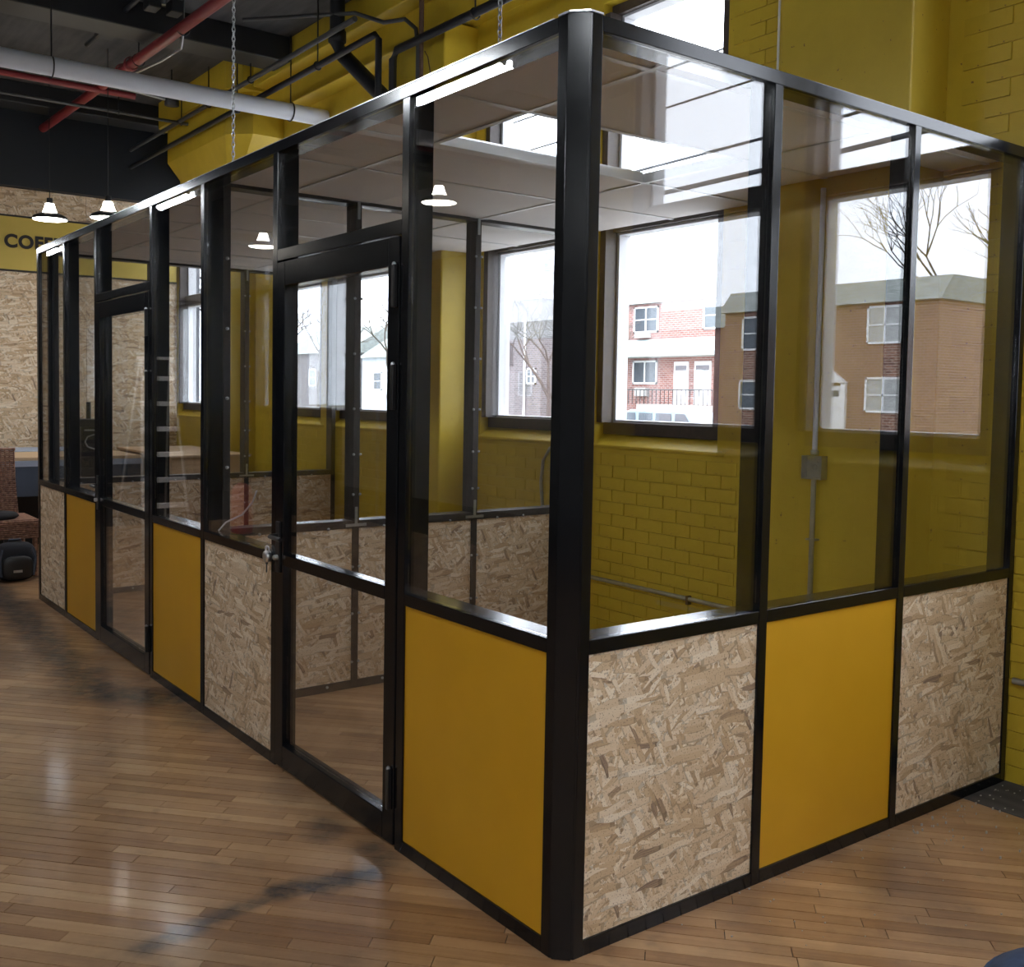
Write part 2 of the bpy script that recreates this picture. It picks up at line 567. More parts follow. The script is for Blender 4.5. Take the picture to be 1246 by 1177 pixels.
planks.sort(key=plank_size, reverse=True)
for q in planks[:295]:
    mb = MB()
    plank_geo(mb, *q[:4])
    o = mb.build('plank', 'plank_wood', floor, fix=False)
    tone(o, [q[4]] * 5)
mb = MB()
vals = []
for q in planks[295:]:
    plank_geo(mb, *q[:4])
    vals += [q[4]] * 5
o = mb.build('strip_flooring', 'plank_wood', floor, fix=False, kind='stuff')
tone(o, vals)
mb = MB()
mb.box(2.20, WX, -4.4, -0.002, -0.006, 0.006)
mb.build('concrete_strip', 'dark_concrete', floor, label='dark dirty concrete strip along the yellow wall')
mb = MB()
for _ in range(70):
    x, y = R.uniform(1.7, 2.5), R.gauss(-0.10, 0.16)
    if y > -0.02: y = -0.02 - R.random() * 0.1
    s_ = R.uniform(0.002, 0.005)
    mb.box(x, x + s_ * 1.5, y, y + s_, 0.0, 0.006 + s_ * 0.7)
for _ in range(70):
    x = R.uniform(0.4, 2.2)
    y = -R.random() ** 2 * 0.8 - 0.01
    s_ = R.uniform(0.0015, 0.004)
    mb.box(x, x + s_ * 1.6, y, y + s_, 0.0, s_)
tag(mb.build('plaster_crumbs', 'debris'), 'small pale crumbs of debris scattered along the foot of the glazed wall', 'debris', kind='stuff')

# ---------------------------------------------------------------- window wall (yellow, right)
PAIRS = [-5.05, -1.22, 2.765, 6.27, 9.05]
OPEN = []
for n_, c_ in enumerate(PAIRS):
    for a_, b_ in ((c_ - 1.115, c_ - 0.115), (c_ + 0.115, c_ + 1.115)):
        if n_ == 4 and a_ < c_: continue
        OPEN.append((a_, b_))
SILL, HEAD = 1.40, 4.08
wall_r = struct('wall_right', (WX, 0, 0))
TH = 0.21
BX = WX + 0.007
mb = MB()
mb.box(BX, BX + 0.09, -7, 14, -0.4, SILL - 0.06)
mb.box(BX, BX + 0.09, -7, 14, HEAD, CEIL)
mo = MB()
mo.box(BX + 0.09, BX + TH, -7, 14, -0.4, SILL - 0.06)
mo.box(BX + 0.09, BX + TH, -7, 14, HEAD, CEIL)
ys = [-7.0] + [v for ab in OPEN for v in ab] + [14.0]
for j in range(0, len(ys), 2):
    mb.box(BX, BX + 0.09, ys[j], ys[j + 1], SILL - 0.06, HEAD)
    mo.box(BX + 0.09, BX + TH, ys[j], ys[j + 1], SILL - 0.06, HEAD)
mo.build('outer_masonry', 'concrete_pale', wall_r, label='pale outer face of the wall')
mb.build('masonry', 'yellow_paint', wall_r)
# sloping sills
for (a_, b_) in OPEN:
    mb = MB()
    mb.extrude([(WX - 0.004, 1.315), (WX - 0.004, 1.335), (WX + 0.11, 1.405), (WX + 0.11, 1.315)], 'Y', a_ - 0.06, b_ + 0.06)
    mb.build('sill_ledge', 'yellow_paint', wall_r, bevel=0.006)
# engaged columns with flared capitals
COLS = [(-3.3, -2.6), (0.39, 1.08), (3.98, 4.67), (7.85, 8.60)]
for n_, (a_, b_) in enumerate(COLS):
    mb = MB()
    mb.box(2.25, BX + 0.01, a_, b_, 0, CEIL - 0.5 if n_ < 3 else 3.57)
    mb.build('column', 'yellow_paint', wall_r, bevel=0.012)
# spandrel beam
mb = MB()
mb.box(2.36, BX + 0.01, -7, 9.0, 4.32, CEIL)
mb.build('beam', 'yellow_paint', wall_r, bevel=0.01)
mb = MB()
mb.box(2.20, 2.36, -7, 9.0, 4.55, CEIL)
mb.build('beam', 'yellow_paint', wall_r, bevel=0.01)
# faceted capital of the far column
mb = MB()
oc = lambda x0, x1, y0, y1, c: [(x0 + c, y0), (x0, y0 + c), (x0, y1 - c), (x0 + c, y1), (x1, y1), (x1, y0)]
lo_, hi_ = oc(2.25, 2.54, 7.85, 8.60, 0.02), oc(2.02, 2.54, 7.2, 9.22, 0.20)
nn = 6
mb.add([(x, y, 3.55) for x, y in lo_] + [(x, y, 4.12) for x, y in hi_], [(j, (j + 1) % nn, nn + (j + 1) % nn, nn + j) for j in range(nn)] + [tuple(range(nn))])
mb.prism(hi_, 4.12, 4.52)
mb.prism(oc(1.975, 2.54, 7.15, 9.30, 0.12), 4.52, CEIL)
mb.build('capital', 'yellow_paint', wall_r)
# painted bricks proud of the mortar
BW, BH, BP, BR = 0.2105, 0.0715, 0.215, 0.0755
bricks = []
for r_ in range(int(CEIL / BR)):
    z = r_ * BR + 0.004
    shift = (r_ % 2) * BP / 2
    y = -4.3 + shift
    while y < 10.0:
        a, b = y, y + BW
        y += BP
        if any(a < c1 + 0.0 and b > c0 for c0, c1 in COLS): continue
        if z + BH > SILL - 0.085 and z < HEAD and any(a < c1 + 0.005 and b > c0 - 0.005 for c0, c1 in OPEN):
            continue
        if z + BH > (4.30 if a < 1.5 else 4.0): continue
        if z + BH > SILL - 0.085 and z < HEAD and any(a > c_ - 0.3 and b < c_ + 0.3 for c_ in PAIRS): continue
        bricks.append((a, z))
bm_ = MB().box(WX - 0.002, BX + 0.002, 0, BW, 0, BH)
proto = bm_.build('brick', 'yellow_paint', wall_r, bevel=0)


def bvis(q):
    s_ = px((WX, q[0] + BW / 2, q[1]))
    if s_ is None or not (0 < s_[0] < 1260 and -10 < s_[1] < 1177): return 0
    a = px((WX, q[0], q[1]))
    b = px((WX, q[0] + BW, q[1]))
    sz = abs(b[0] - a[0]) / s_[2]
    if 2.6 < q[1] < 3.0 and -0.1 < q[0]: sz *= 0.2
    if q[1] < 0.9 and q[0] > 2.4: sz *= 0.1
    if -0.1 < q[0] < 0.35 and q[1] < 2.6: sz *= 0.9
    return sz


bricks.sort(key=bvis, reverse=True)
for n_, (a, z) in enumerate(bricks[:295]):
    o = proto if n_ == 0 else proto.copy()
    if n_: COL.objects.link(o)
    o.location = (R.uniform(-0.0005, 0.0018), a, z)
mb = MB()
for (a, z) in bricks[295:]:
    d = R.uniform(-0.0005, 0.0018)
    mb.box(WX - 0.002 + d, BX + 0.002, a, a + BW, z, z + BH)
mb.build('brick_courses', 'yellow_paint', wall_r, kind='stuff', fix=False)

# windows in it
GX = WX + 0.10


def window(n, a, b):
    wn_ = struct('window_%d' % n, (GX, a, SILL))
    mb = MB()
    mb.box(GX - 0.02, GX + 0.07, a, b, SILL, 1.475)
    mb.box(GX - 0.02, GX + 0.07, a, b, 4.02, HEAD)
    mb.box(WX + 0.020, GX + 0.07, a, a + 0.05, 1.475, 4.02)
    mb.box(WX + 0.020, GX + 0.07, b - 0.05, b, 1.475, 4.02)
    mb.box(GX - 0.02, GX + 0.07, a + 0.05, b - 0.05, 2.673, 2.785)
    mb.build('frame', 'brown_metal', wn_, label='brown metal frame')
    for (z0, z1) in ((1.475, 2.673), (2.785, 4.02)):
        mb = MB()
        y0, y1 = a + 0.05, b - 0.05
        x0, x1 = GX + 0.02, GX + 0.115
        mb.box(x0, x1, y0, y0 + 0.02, z0, z1)
        mb.box(x0, x1, y1 - 0.02, y1, z0, z1)
        mb.box(x0, x1, y0 + 0.02, y1 - 0.02, z0, z0 + 0.016)
        mb.box(x0, x1, y0 + 0.02, y1 - 0.02, z1 - 0.016, z1)
        mb.build('sash', 'white_frame', wn_, label='pale inner sash')
        box('pane', 'window_glass', wn_, GX + 0.09, GX + 0.096, y0 + 0.02, y1 - 0.02, z0 + 0.016, z1 - 0.016)
    return wn_


for n_, (a_, b_) in enumerate(OPEN):
    window(n_ + 1, a_, b_)

# ---------------------------------------------------------------- far wall: OSB boards, yellow sign band, navy bulkhead
wall_f = struct('wall_far', (0, FY, 0))
mb = MB()
mb.box(-1.0, WX + 0.3, FY + 0.02, FY + 0.3, -0.1, CEIL)
mb.build('backing', 'navy_paint', wall_f)
for (x0, x1) in ((-1.0, 0.24), (0.243, 1.463), (1.466, 2.54)):
    box('osb_sheet', 'osb_wall', wall_f, x0, x1, FY, FY + 0.02, 0.0, 2.44)
    box('osb_sheet', 'osb_wall', wall_f, x0, x1, FY, FY + 0.02, 2.443, 2.935)
    box('osb_sheet', 'osb_wall', wall_f, x0, x1, FY, FY + 0.02, 3.56, 3.86)
box('bulkhead', 'navy_paint', wall_f, -1.0, 2.54, FY - 0.12, FY + 0.02, 3.865, CEIL)
sign = thing('shop_sign', 'yellow wall sign band reading COFFEE in dark letters on the OSB wall', 'sign', (0.8, FY - 0.01, 2.95))
box('sign_board', 'yellow_sign', sign, -1.0, 2.535, FY - 0.012, FY, 2.955, 3.54)
mb = MB()
mb.box(-1.0, 2.535, FY - 0.018, FY, 2.935, 2.955)
mb.box(-1.0, 2.535, FY - 0.018, FY, 3.54, 3.56)
mb.build('sign_trim', 'ink_black', sign, label='thin dark trim strips')
fc = bpy.data.curves.new('lettering', 'FONT')
fc.body = 'COFFEE'
fc.size = 0.198
fc.extrude = 0.003
fc.offset = 0.008
fc.space_character = 1.08
fo = bpy.data.objects.new('lettering_curve', fc)
COL.objects.link(fo)
bpy.context.view_layer.update()
me = bpy.data.meshes.new_from_object(fo.evaluated_get(bpy.context.evaluated_depsgraph_get()))
bpy.data.objects.remove(fo)
me.materials.clear()
me.materials.append(M['ink_black'])
lt = bpy.data.objects.new('lettering', me)
COL.objects.link(lt)
lt.parent = sign
lt.rotation_euler = (math.pi / 2, 0, 0)
lt.location = (0.575 - 0.8, -0.006, 3.205 - 2.95)
lt['label'] = 'dark letters COFFEE'

# other walls of the hall, outside the frame
wall_l = box('wall_left', 'bare_wall', None, -7.0, -6.8, -7, 14, -0.1, CEIL, kind='structure')
wall_b = box('wall_back', 'bare_wall', None, -7, WX + 0.3, -7.2, -7.0, -0.1, CEIL, kind='structure')
box('wall_far_left', 'navy_paint', None, -7, WX + 0.3, 13.8, 14.0, -0.1, CEIL, kind='structure')

# ---------------------------------------------------------------- ceiling of the hall
ceil_ = struct('ceiling', (0, 0, CEIL))
box('slab', 'dark_concrete', ceil_, -7, WX + 0.36, -7.2, 14, CEIL, CEIL + 0.25)
for y_ in (-4.2, -0.6, 2.9, 6.35, 9.3):
    box('beam', 'duct_dark', ceil_, -7, 2.2, y_, y_ + 0.34, CEIL - 0.22, CEIL, bevel=0.01, label='dark painted concrete beam')
for x_ in (-1.6, -4.4):
    box('beam', 'grey_slab', ceil_, x_, x_ + 0.30, -7, 13.8, CEIL - 0.12, CEIL, bevel=0.01)

# ---------------------------------------------------------------- the glazed booth
H = 2.70
D = 0.10
ZB, ZT = 0.893, 0.936      # mid rail
FR = 0.044


def run(name, label, axis, plane, out, posts, fields, end, gl_in=0.014, zhead=H, metal='black_metal'):
    """one framed wall. axis 'Y' runs along Y at X=plane; axis 'X' runs along X at Y=plane. out = direction (+1/-1) of the outer face"""
    def B(a0, a1, d0, d1, z0, z1):
        # d measured inward from the outer face
        p0, p1 = plane - out * d0, plane - out * d1
        return (min(p0, p1), max(p0, p1), a0, a1, z0, z1) if axis == 'Y' else (a0, a1, min(p0, p1), max(p0, p1), z0, z1)
    loc = (plane, (end[0] + end[1]) / 2, 0) if axis == 'Y' else ((end[0] + end[1]) / 2, plane, 0)
    t = thing(name, label, 'partition', loc)
    box('top_rail', metal, t, *B(end[0], end[1], 0, D, zhead - FR, zhead), bevel=0.002)
    for (a0, a1) in posts:
        mb = MB()
        mb.box(*B(a0, a1, 0, D, 0, zhead - FR))
        mb.build('post', metal, t, bevel=0.002)
    for (a0, a1, kind) in fields:
        if kind == 'door':
            # fixed frame bar above the leaf and a transom pane
            box('transom_bar', metal, t, *B(a0, a1, 0, D, 2.195, 2.245), bevel=0.002)
            box('transom_pane', 'clear_glass', t, *B(a0 + 0.001, a1 - 0.001, gl_in, gl_in + 0.006, 2.246, zhead - FR - 0.001))
            continue
        box('bottom_rail', metal, t, *B(a0, a1, 0, D, 0, 0.046), bevel=0.002)
        box('mid_rail', metal, t, *B(a0, a1, 0, D, ZB, ZT), bevel=0.002)
        box('glass_pane', 'clear_glass', t, *B(a0 + 0.001, a1 - 0.001, gl_in, gl_in + 0.006, ZT + 0.001, zhead - FR - 0.001))
        if kind == 'glass2': continue
        mname, lb = (('osb_board', 'raw OSB infill panel') if kind == 'osb' else ('yellow_board', 'yellow infill panel'))
        box('infill_panel', mname, t, *B(a0 + 0.001, a1 - 0.001, 0.007, 0.025, 0.0465, ZB - 0.0005), label=lb)
        if kind == 'yellow':
            box('backing_panel', 'osb_board', t, *B(a0 + 0.001, a1 - 0.001, 0.026, 0.036, 0.0465, ZB - 0.0005), label='OSB backing seen from inside')
    return t


# left run along Y at X = 0 (outer face towards -X)
CP = 0.088
left = run('glazed_partition', 'long black-framed glass partition with two doors, OSB and yellow panels below', 'Y', 0.0, -1,
           [(0.862, 0.908), (1.908, 1.954), (2.746, 2.790), (3.520, 3.560), (4.590, 4.640), (5.362, 5.405), (6.120, 6.168)],
           [(CP, 0.862, 'yellow'), (0.908, 1.908, 'door'), (1.954, 2.746, 'osb'), (2.790, 3.520, 'yellow'),
            (3.560, 4.590, 'door'), (4.640, 5.362, 'yellow'), (5.405, 6.120, 'osb')], (CP, 6.168))
# right run along X at Y = 0 (outer face towards -Y)
right = run('glazed_partition', 'short black-framed glass partition facing right, OSB, yellow and OSB panels below', 'X', 0.0, -1,
            [(0.846, 0.888), (1.660, 1.700), (2.498, 2.538)],
            [(CP, 0.846, 'osb'), (0.888, 1.660, 'yellow'), (1.700, 2.498, 'osb')], (CP, 2.538))
# inner divider at Y = 2.77 and far end
divider = run('glazed_partition', 'inner glass dividing wall behind the near door, all OSB below with T-shaped brackets', 'X', 2.746, -1,
              [(0.102, 0.140), (0.852, 0.892), (1.660, 1.700), (2.498, 2.538)],
              [(0.140, 0.852, 'osb'), (0.892, 1.660, 'osb'), (1.700, 2.498, 'osb')], (0.102, 2.538), 0.05, metal='inner_metal')
endrun = run('glazed_partition', 'far end glass wall of the booth with OSB below, beside the wicker chair', 'X', 6.080, -1,
             [(0.102, 0.140), (0.852, 0.892), (1.660, 1.700), (2.498, 2.538)],
             [(0.140, 0.852, 'osb'), (0.892, 1.660, 'osb'), (1.700, 2.498, 'osb')], (0.102, 2.538), 0.05, metal='inner_metal')
# T brackets, screws on the divider and the end wall
for (t, yf) in ((divider, 2.746), (endrun, 6.080)):
    for xc in (0.872, 1.680):
        for zc, sg in ((ZB + 0.018, 1), (H - 0.022, -1)):
            mb = MB()
            mb.box(xc - 0.065, xc + 0.065, yf - 0.004, yf, zc - 0.008, zc + 0.008)
            mb.box(xc - 0.008, xc + 0.008, yf - 0.004, yf, zc + sg * 0.008, zc + sg * 0.10)
            mb.build('t_bracket', 'galvanised', t, label='galvanised T-shaped bracket')
        for z_ in [0.15, 0.42, 0.68, 1.08, 1.30, 1.55, 1.85, 2.15, 2.45]:
            mb = MB()
            for sx in (-0.021, 0.021):
                mb.lathe((xc + sx, yf - 0.001, z_), [(0.0075, 0), (0.0075, -0.006), (0.003, -0.009), (0, -0.009)], 8, 'Y')
            mb.build('screw_pair', 'galvanised', t)
    mb = MB()
    for xs in [0.3, 0.5, 0.7, 1.05, 1.25, 1.5, 1.85, 2.05, 2.3]:
        for zs in (ZB + 0.004, 0.03):
            mb.lathe((xs, yf - 0.001, zs), [(0.008, 0), (0.008, -0.006), (0.003, -0.009), (0, -0.009)], 8, 'Y')
    mb.build('rail_screws', 'galvanised', t)
for z_ in (1.25, 1.6, 1.95, 2.3):
    MB().lathe((0.121, 2.745, z_), [(0.009, 0), (0.009, -0.006), (0, -0.009)], 8, 'Y').build('screw', 'galvanised', divider)

# corner post with bevelled outer face and metal cap
corner = thing('corner_post', 'heavy black corner post with a flat angled face where both glass walls meet', 'post', (0.045, 0.045, 0))
MB().prism([(0, CP), (0, 0.050), (0.006, 0.044), (0.006, 0.040), (0.040, 0.006), (0.044, 0.006), (0.050, 0), (CP, 0), (CP, 0.016), (0.10, 0.016),
            (0.10, 0.10), (0.016, 0.10), (0.016, CP)], 0, H).build('post', 'black_metal', corner, bevel=0.0015)
MB().prism([(0.0005, 0.040), (0.040, 0.0005), (0.046, 0.006), (0.006, 0.046)], 0.001, H - 0.001).build('corner_trim', 'black_metal', corner)
MB().prism([(-0.002, CP), (-0.002, 0.040), (0.040, -0.002), (CP, -0.002), (0.104, 0.104), (0.02, 0.104)], H + 0.0005, H + 0.006).build('cap', 'bright_metal', corner, label='bare metal cap plate')
for t, x0, x1, y0, y1 in ((left, 0.0, 0.1, CP, 6.168), (right, CP, 2.538, 0.0, 0.1)):
    box('top_flashing', 'bright_metal', t, x0 + 0.001, x1, y0 + 0.022, y1, H + 0.0005, H + 0.003, label='bright metal strip on top')
    if t is right: pass


# doors
def door(name, label, y0, y1, handle_side):
    """leaf between y0 and y1 in the left run"""
    t = thing(name, label, 'door', (0.0, y0 if handle_side > 0 else y1, 0))
    X0, X1 = -0.004, 0.052
    z0, z1 = 0.012, 2.188
    st = 0.075
    a, b = y0 + 0.006, y1 - 0.006
    for q0, q1 in ((a, a + st), (b - st, b)):
        box('stile', 'black_metal', t, X0, X1, q0, q1, z0, z1, bevel=0.003)
    box('bottom_rail', 'black_metal', t, X0, X1, a + st, b - st, z0, 0.112, bevel=0.003)
    box('lock_rail', 'black_metal', t, X0, X1, a + st, b - st, 0.893, 0.943, bevel=0.003)
    box('top_rail', 'black_metal', t, X0, X1, a + st, b - st, 2.085, z1, bevel=0.003)
    box('glass_pane', 'clear_glass', t, 0.016, 0.022, a + st + .001, b - st - .001, 0.113, 0.892)
    box('glass_pane', 'clear_glass', t, 0.016, 0.022, a + st + .001, b - st - .001, 0.944, 2.084)
    return t


d2 = door('glass_door', 'near black-framed glass door, second field from the corner post', 0.908, 1.908, 1)
d1 = door('glass_door', 'far black-framed glass door between two yellow panels', 3.560, 4.590, 1)
for t, yh in ((d2, 0.925), (d1, 3.575)):
    for z0_, z1_ in ((1.94, 2.09), (1.58, 1.74), (0.14, 0.29)):
        h_ = MB().box(-0.020, -0.003, yh, yh + 0.018, z0_, z1_).build('hinge', 'black_plastic', t, bevel=0.003)
        MB().lathe((-0.013, yh + 0.009, z1_), [(0.0075, -0.003), (0.0075, 0.004), (0.003, 0.009), (0, 0.009)], 12).build('hinge_pin', 'bright_metal', h_)
# door closers / levers and locks on the handle side
for t, yh in ((d2, 1.868), (d1, 4.550)):
    mb = MB()
    mb.box(-0.012, -0.003, yh - 0.018, yh + 0.018, 0.86, 1.08)
    e_ = mb.build('lock_plate', 'black_plastic', t, bevel=0.002)
    mb = MB()
    mb.tube([(-0.004, yh, 1.02), (-0.045, yh, 1.02), (-0.055, yh - 0.015, 1.02), (-0.055, yh - 0.12, 1.018)], 0.009, 10)
    mb.build('lever', 'black_plastic', t, label='black lever handle')
    mb = MB()
    mb.lathe((-0.008, yh, 0.925), [(0.0, -0.022), (0.010, -0.022), (0.012, -0.016), (0.012, 0.0)], 16, 'X')
    mb.build('lock_cylinder', 'bright_metal', t, label='bright lock cylinder')
lk = thing('padlock', 'small bright padlock with keys hanging at the near door post', 'padlock', (-0.02, 1.965, 0.90))
MB().lathe((-0.012, 1.968, 0.915), [(0.0, -0.012), (0.024, -0.012), (0.026, -0.006), (0.026, 0.006), (0.024, 0.012), (0, 0.012)], 20, 'X').build('body', 'bright_metal', lk)
MB().torus((-0.012, 1.968, 0.945), 0.016, 0.004, 'X', 16, 6).build('shackle', 'bright_metal', lk)
MB().box(-0.016, -0.013, 1.964, 1.972, 0.845, 0.895).torus((-0.0145, 1.968, 0.888), 0.008, 0.002, 'X', 12, 6).build('key', 'black_plastic', lk)

# ---------------------------------------------------------------- dropped ceiling of the booth
dc = thing('drop_ceiling', 'white tiled dropped ceiling inside the booth, one tile missing', 'ceiling', (1.3, 3.0, 2.67))
TZ = 2.672
XG = [0.10, 0.47, 1.69, 2.535]
YG = [0.10, 0.19] + [0.80 + 0.61 * j for j in range(4)]
YG = [0.102, 0.19, 0.80, 1.41, 2.02, 2.744, 2.85, 3.46, 4.07, 4.68, 5.29, 5.90, 6.078]
tile_objs = []
for yi in range(len(YG) - 1):
    if abs(YG[yi] - 2.744) < 1e-3: continue
    for xi in range(3):
        if xi == 1 and abs(YG[yi] - 0.80) < 1e-3: continue        # the missing tile
        box('tile', 'ceiling_tile', dc, XG[xi] + 0.008, XG[xi + 1] - 0.008, YG[yi] + 0.008, YG[yi + 1] - 0.008, TZ + R.uniform(0, 0.002), TZ + 0.016)
for x_ in XG[1:3]:
    for y0_, y1_ in ((0.102, 2.744), (2.85, 6.078)):
        mb = MB()
        mb.box(x_ - 0.012, x_ + 0.012, y0_, y1_, TZ - 0.004, TZ - 0.001)
        mb.box(x_ - 0.001, x_ + 0.001, y0_, y1_, TZ - 0.001, TZ + 0.045)
        mb.build('grid_bar', 'grid_white', dc)
for y_ in YG[1:5] + YG[7:12]:
    for x0_, x1_ in ((0.10, 0.457), (0.483, 1.677), (1.703, 2.535)):
        mb = MB()
        mb.box(x0_, x1_, y_ - 0.012, y_ + 0.012, TZ - 0.004, TZ - 0.001)
        mb.box(x0_, x1_, y_ - 0.001, y_ + 0.001, TZ - 0.001, TZ + 0.04)
        mb.build('grid_bar', 'grid_white', dc)
mb = MB()
for j in range(60):
    x_ = 0.49 + j * 0.0198
    mb.box(x_, x_ + 0.008, 1.4165, 1.4185, TZ + 0.012, TZ + 0.030)
mb.build('grid_slots', 'galvanised', dc, kind='stuff')
MB().box(0.484, 1.676, 1.4115, 1.4160, TZ - 0.001, TZ + 0.048).build('cross_tee', 'bright_metal', dc, label='bare bright metal tee at the opening')
# hanging chains
for n_, (y_, lb) in enumerate(((2.53, 'steel chain hanging left, before the yellow capital'), (0.44, 'steel chain hanging from above near the corner post'))):
    mb = MB()
    z_ = H + 0.004
    j = 0
    while z_ < CEIL - 0.02:
        mb.torus((0.06, y_, z_ + 0.018), 0.0075, 0.0021, 'X' if j % 2 else 'Y', 8, 4, 2.0)
        z_ += 0.0225
        j += 1
    tag(mb.build('chain', 'galvanised'), lb, 'chain')


# ---------------------------------------------------------------- pipes and conduits
def pipe(name, label, cat, pts, r, mat, hang=None, n=12, coll=None):
    c0 = Vector(pts[0])
    t = thing(name, label, cat, tuple(c0))
    MB().tube(pts, r, n).build('pipe', mat, t)
    if hang:
        for (x, y, z) in hang:
            mb = MB()
            mb.tube([(x, y, z + r + 0.004), (x, y, CEIL - 0.002)], 0.006, 6)
            mb.torus((x, y, z), r + 0.006, 0.006, coll or 'X', 20, 6)
            mb.build('hanger', 'duct_dark', t, label='dark rod hanger with clamp')
    return t


pipe('insulated_pipe', 'thick white insulated pipe crossing below the dark ceiling', 'pipe', [(-6.78, 6.3, 4.12), (2.53, 6.3, 4.13)], 0.075, 'white_pipe',
     [(-2.4, 6.3, 4.12), (0.15, 6.3, 4.12), (2.18, 6.3, 4.13)])
pipe('sprinkler_pipe', 'red sprinkler pipe running away under the ceiling', 'pipe', [(1.06, -6.9, 4.5), (1.06, 5.0, 4.5), (0.93, 9.9, 4.5)], 0.045, 'red_pipe',
     [(1.02, 6.9, 4.5), (1.05, 5.9, 4.5)], coll='Y')
mb = MB()
rp = pipe('sprinkler_branch', 'thin red branch pipe just beneath the white pipe', 'pipe', [(-6.0, 7.88, 4.47), (1.3, 7.88, 4.46)], 0.030, 'red_pipe', None)
for yy in (7.05, 7.30):
    MB().lathe((1.0, yy, 4.5), [(0.055, -0.03), (0.062, -0.02), (0.062, 0.02), (0.055, 0.03)], 18, 'Y').build('coupling', 'red_pipe', bpy.data.objects['sprinkler_pipe'])
tb = MB()
tb.tube([(1.0, 7.6, 4.46), (1.12, 6.6, 4.44), (1.16, 6.25, 4.46), (1.13, 6.1, 4.58), (1.12, 6.08, 4.78)], 0.011, 8)
tag(tb.build('flexible_conduit', 'galvanised'), 'thin bent grey conduit beside the red pipe', 'conduit')
pipe('conduit', 'thin dark conduit crossing under the white pipe', 'conduit', [(-5.0, 8.4, 4.42), (2.3, 8.4, 4.42)], 0.017, 'conduit_dark', [(1.3, 8.4, 4.42), (1.95, 8.4, 4.42)], 8)
pipe('conduit', 'short pale conduit to the round box at the yellow capital', 'conduit', [(0.95, 7.93, 4.55), (1.62, 7.93, 4.50)], 0.013, 'galvanised', None, 8)
jb = thing('ceiling_box', 'round black ceiling box beside the yellow capital', 'electrical box', (1.68, 7.93, 4.5))
MB().lathe((1.68, 7.93, 4.5), [(0, -0.05), (0.07, -0.05), (0.07, 0.04), (0.03, 0.06), (0, 0.06)], 20).build('box', 'duct_dark', jb)
MB().tube([(1.68, 7.93, 4.56), (1.68, 7.93, CEIL)], 0.008, 6).build('stem', 'duct_dark', jb)
pipe('black_conduit', 'thin black conduit running away under the grey slab at top left', 'conduit', [(0.78, 3.2, 4.70), (0.72, 7.4, 4.70)], 0.020, 'duct_dark', None, 8)
cbx = thing('conduit_box', 'black box on the ceiling conduit, top left', 'electrical box', (0.72, 6.9, 4.68))
MB().box(0.66, 0.80, 6.75, 6.95, 4.63, 4.77).build('box', 'duct_dark', cbx, bevel=0.006)
sl = thing('spotlight', 'black twin spotlight on the ceiling beside the red pipe', 'spotlight', (1.0, 5.9, 4.7))
for dx in (-0.09, 0.09):
    MB().box(0.92 + dx - 0.05, 0.92 + dx + 0.05, 5.9, 6.05, 4.62, 4.72).build('lamp_head', 'duct_dark', sl, bevel=0.01)
MB().tube([(0.92, 5.98, 4.68), (0.92, 5.98, CEIL)], 0.02, 8).build('stem', 'galvanised', sl)
# twin dark pipes that run along the window wall
pipe('steel_pipe', 'upper dark pipe running along the yellow beam', 'pipe', [(1.93, 4.7, 4.434), (1.93, 10.02, 4.434)], 0.022, 'conduit_dark', [(1.93, 6.6, 4.434), (1.93, 7.6, 4.434)], coll='Y')
pipe('steel_pipe', 'lower dark pipe running along the yellow beam', 'pipe', [(1.93, 4.35, 3.65), (1.93, 4.35, 4.19), (1.93, 4.40, 4.236), (1.93, 10.02, 4.236)], 0.025, 'duct_dark', [(1.93, 5.3, 4.236), (1.93, 6.9, 4.236)], coll='Y')
pipe('steel_pipe', 'dark pipe bending down toward the booth right of the drain', 'pipe', [(2.10, 4.43, 3.75), (2.10, 4.43, 4.10), (2.10, 4.37, 4.155), (2.10, -4.0, 4.05)], 0.030, 'duct_dark',
     [(2.10, 3.4, 4.135)], coll='Y')
pipe('drain_pipe', 'thick black drain pipe coming down and turning to the wall', 'pipe', [(2.05, 5.2, CEIL), (2.05, 5.2, 4.42), (2.06, 5.12, 4.30), (2.1, 4.55, 3.85), (2.12, 4.3, 3.62)], 0.060, 'duct_dark')
MB().lathe((2.05, 5.2, 4.46), [(0.060, -0.05), (0.072, -0.04), (0.072, 0.04), (0.060, 0.05)], 20).build('coupling', 'duct_dark', bpy.data.objects['drain_pipe'])
pipe('flexible_conduit', 'pale curved conduit bending down the yellow beam', 'conduit', [(1.6, 6.0, 4.72), (2.1, 5.0, 4.60), (2.12, 4.6, 4.42), (2.12, 4.3, 4.36), (2.12, 4.15, 4.25), (2.12, 4.12, 4.1), (2.12, 4.12, 3.7)], 0.016, 'conduit_dark', None, 8)
pipe('conduit', 'vertical thin grey conduit on the yellow beam', 'conduit', [(2.14, 4.11, CEIL), (2.14, 4.11, 3.6)], 0.018, 'rusty', None, 8)
mb = MB()
mb.tube([(2.1, 4.0, 4.05), (2.1, 3.96, 4.0), (2.1, 3.93, 3.9), (2.1, 3.90, 3.8)], 0.004, 6)
tag(mb.build('loose_wire', 'rusty'), 'short loose wire hanging by the conduit on the yellow beam', 'wire')

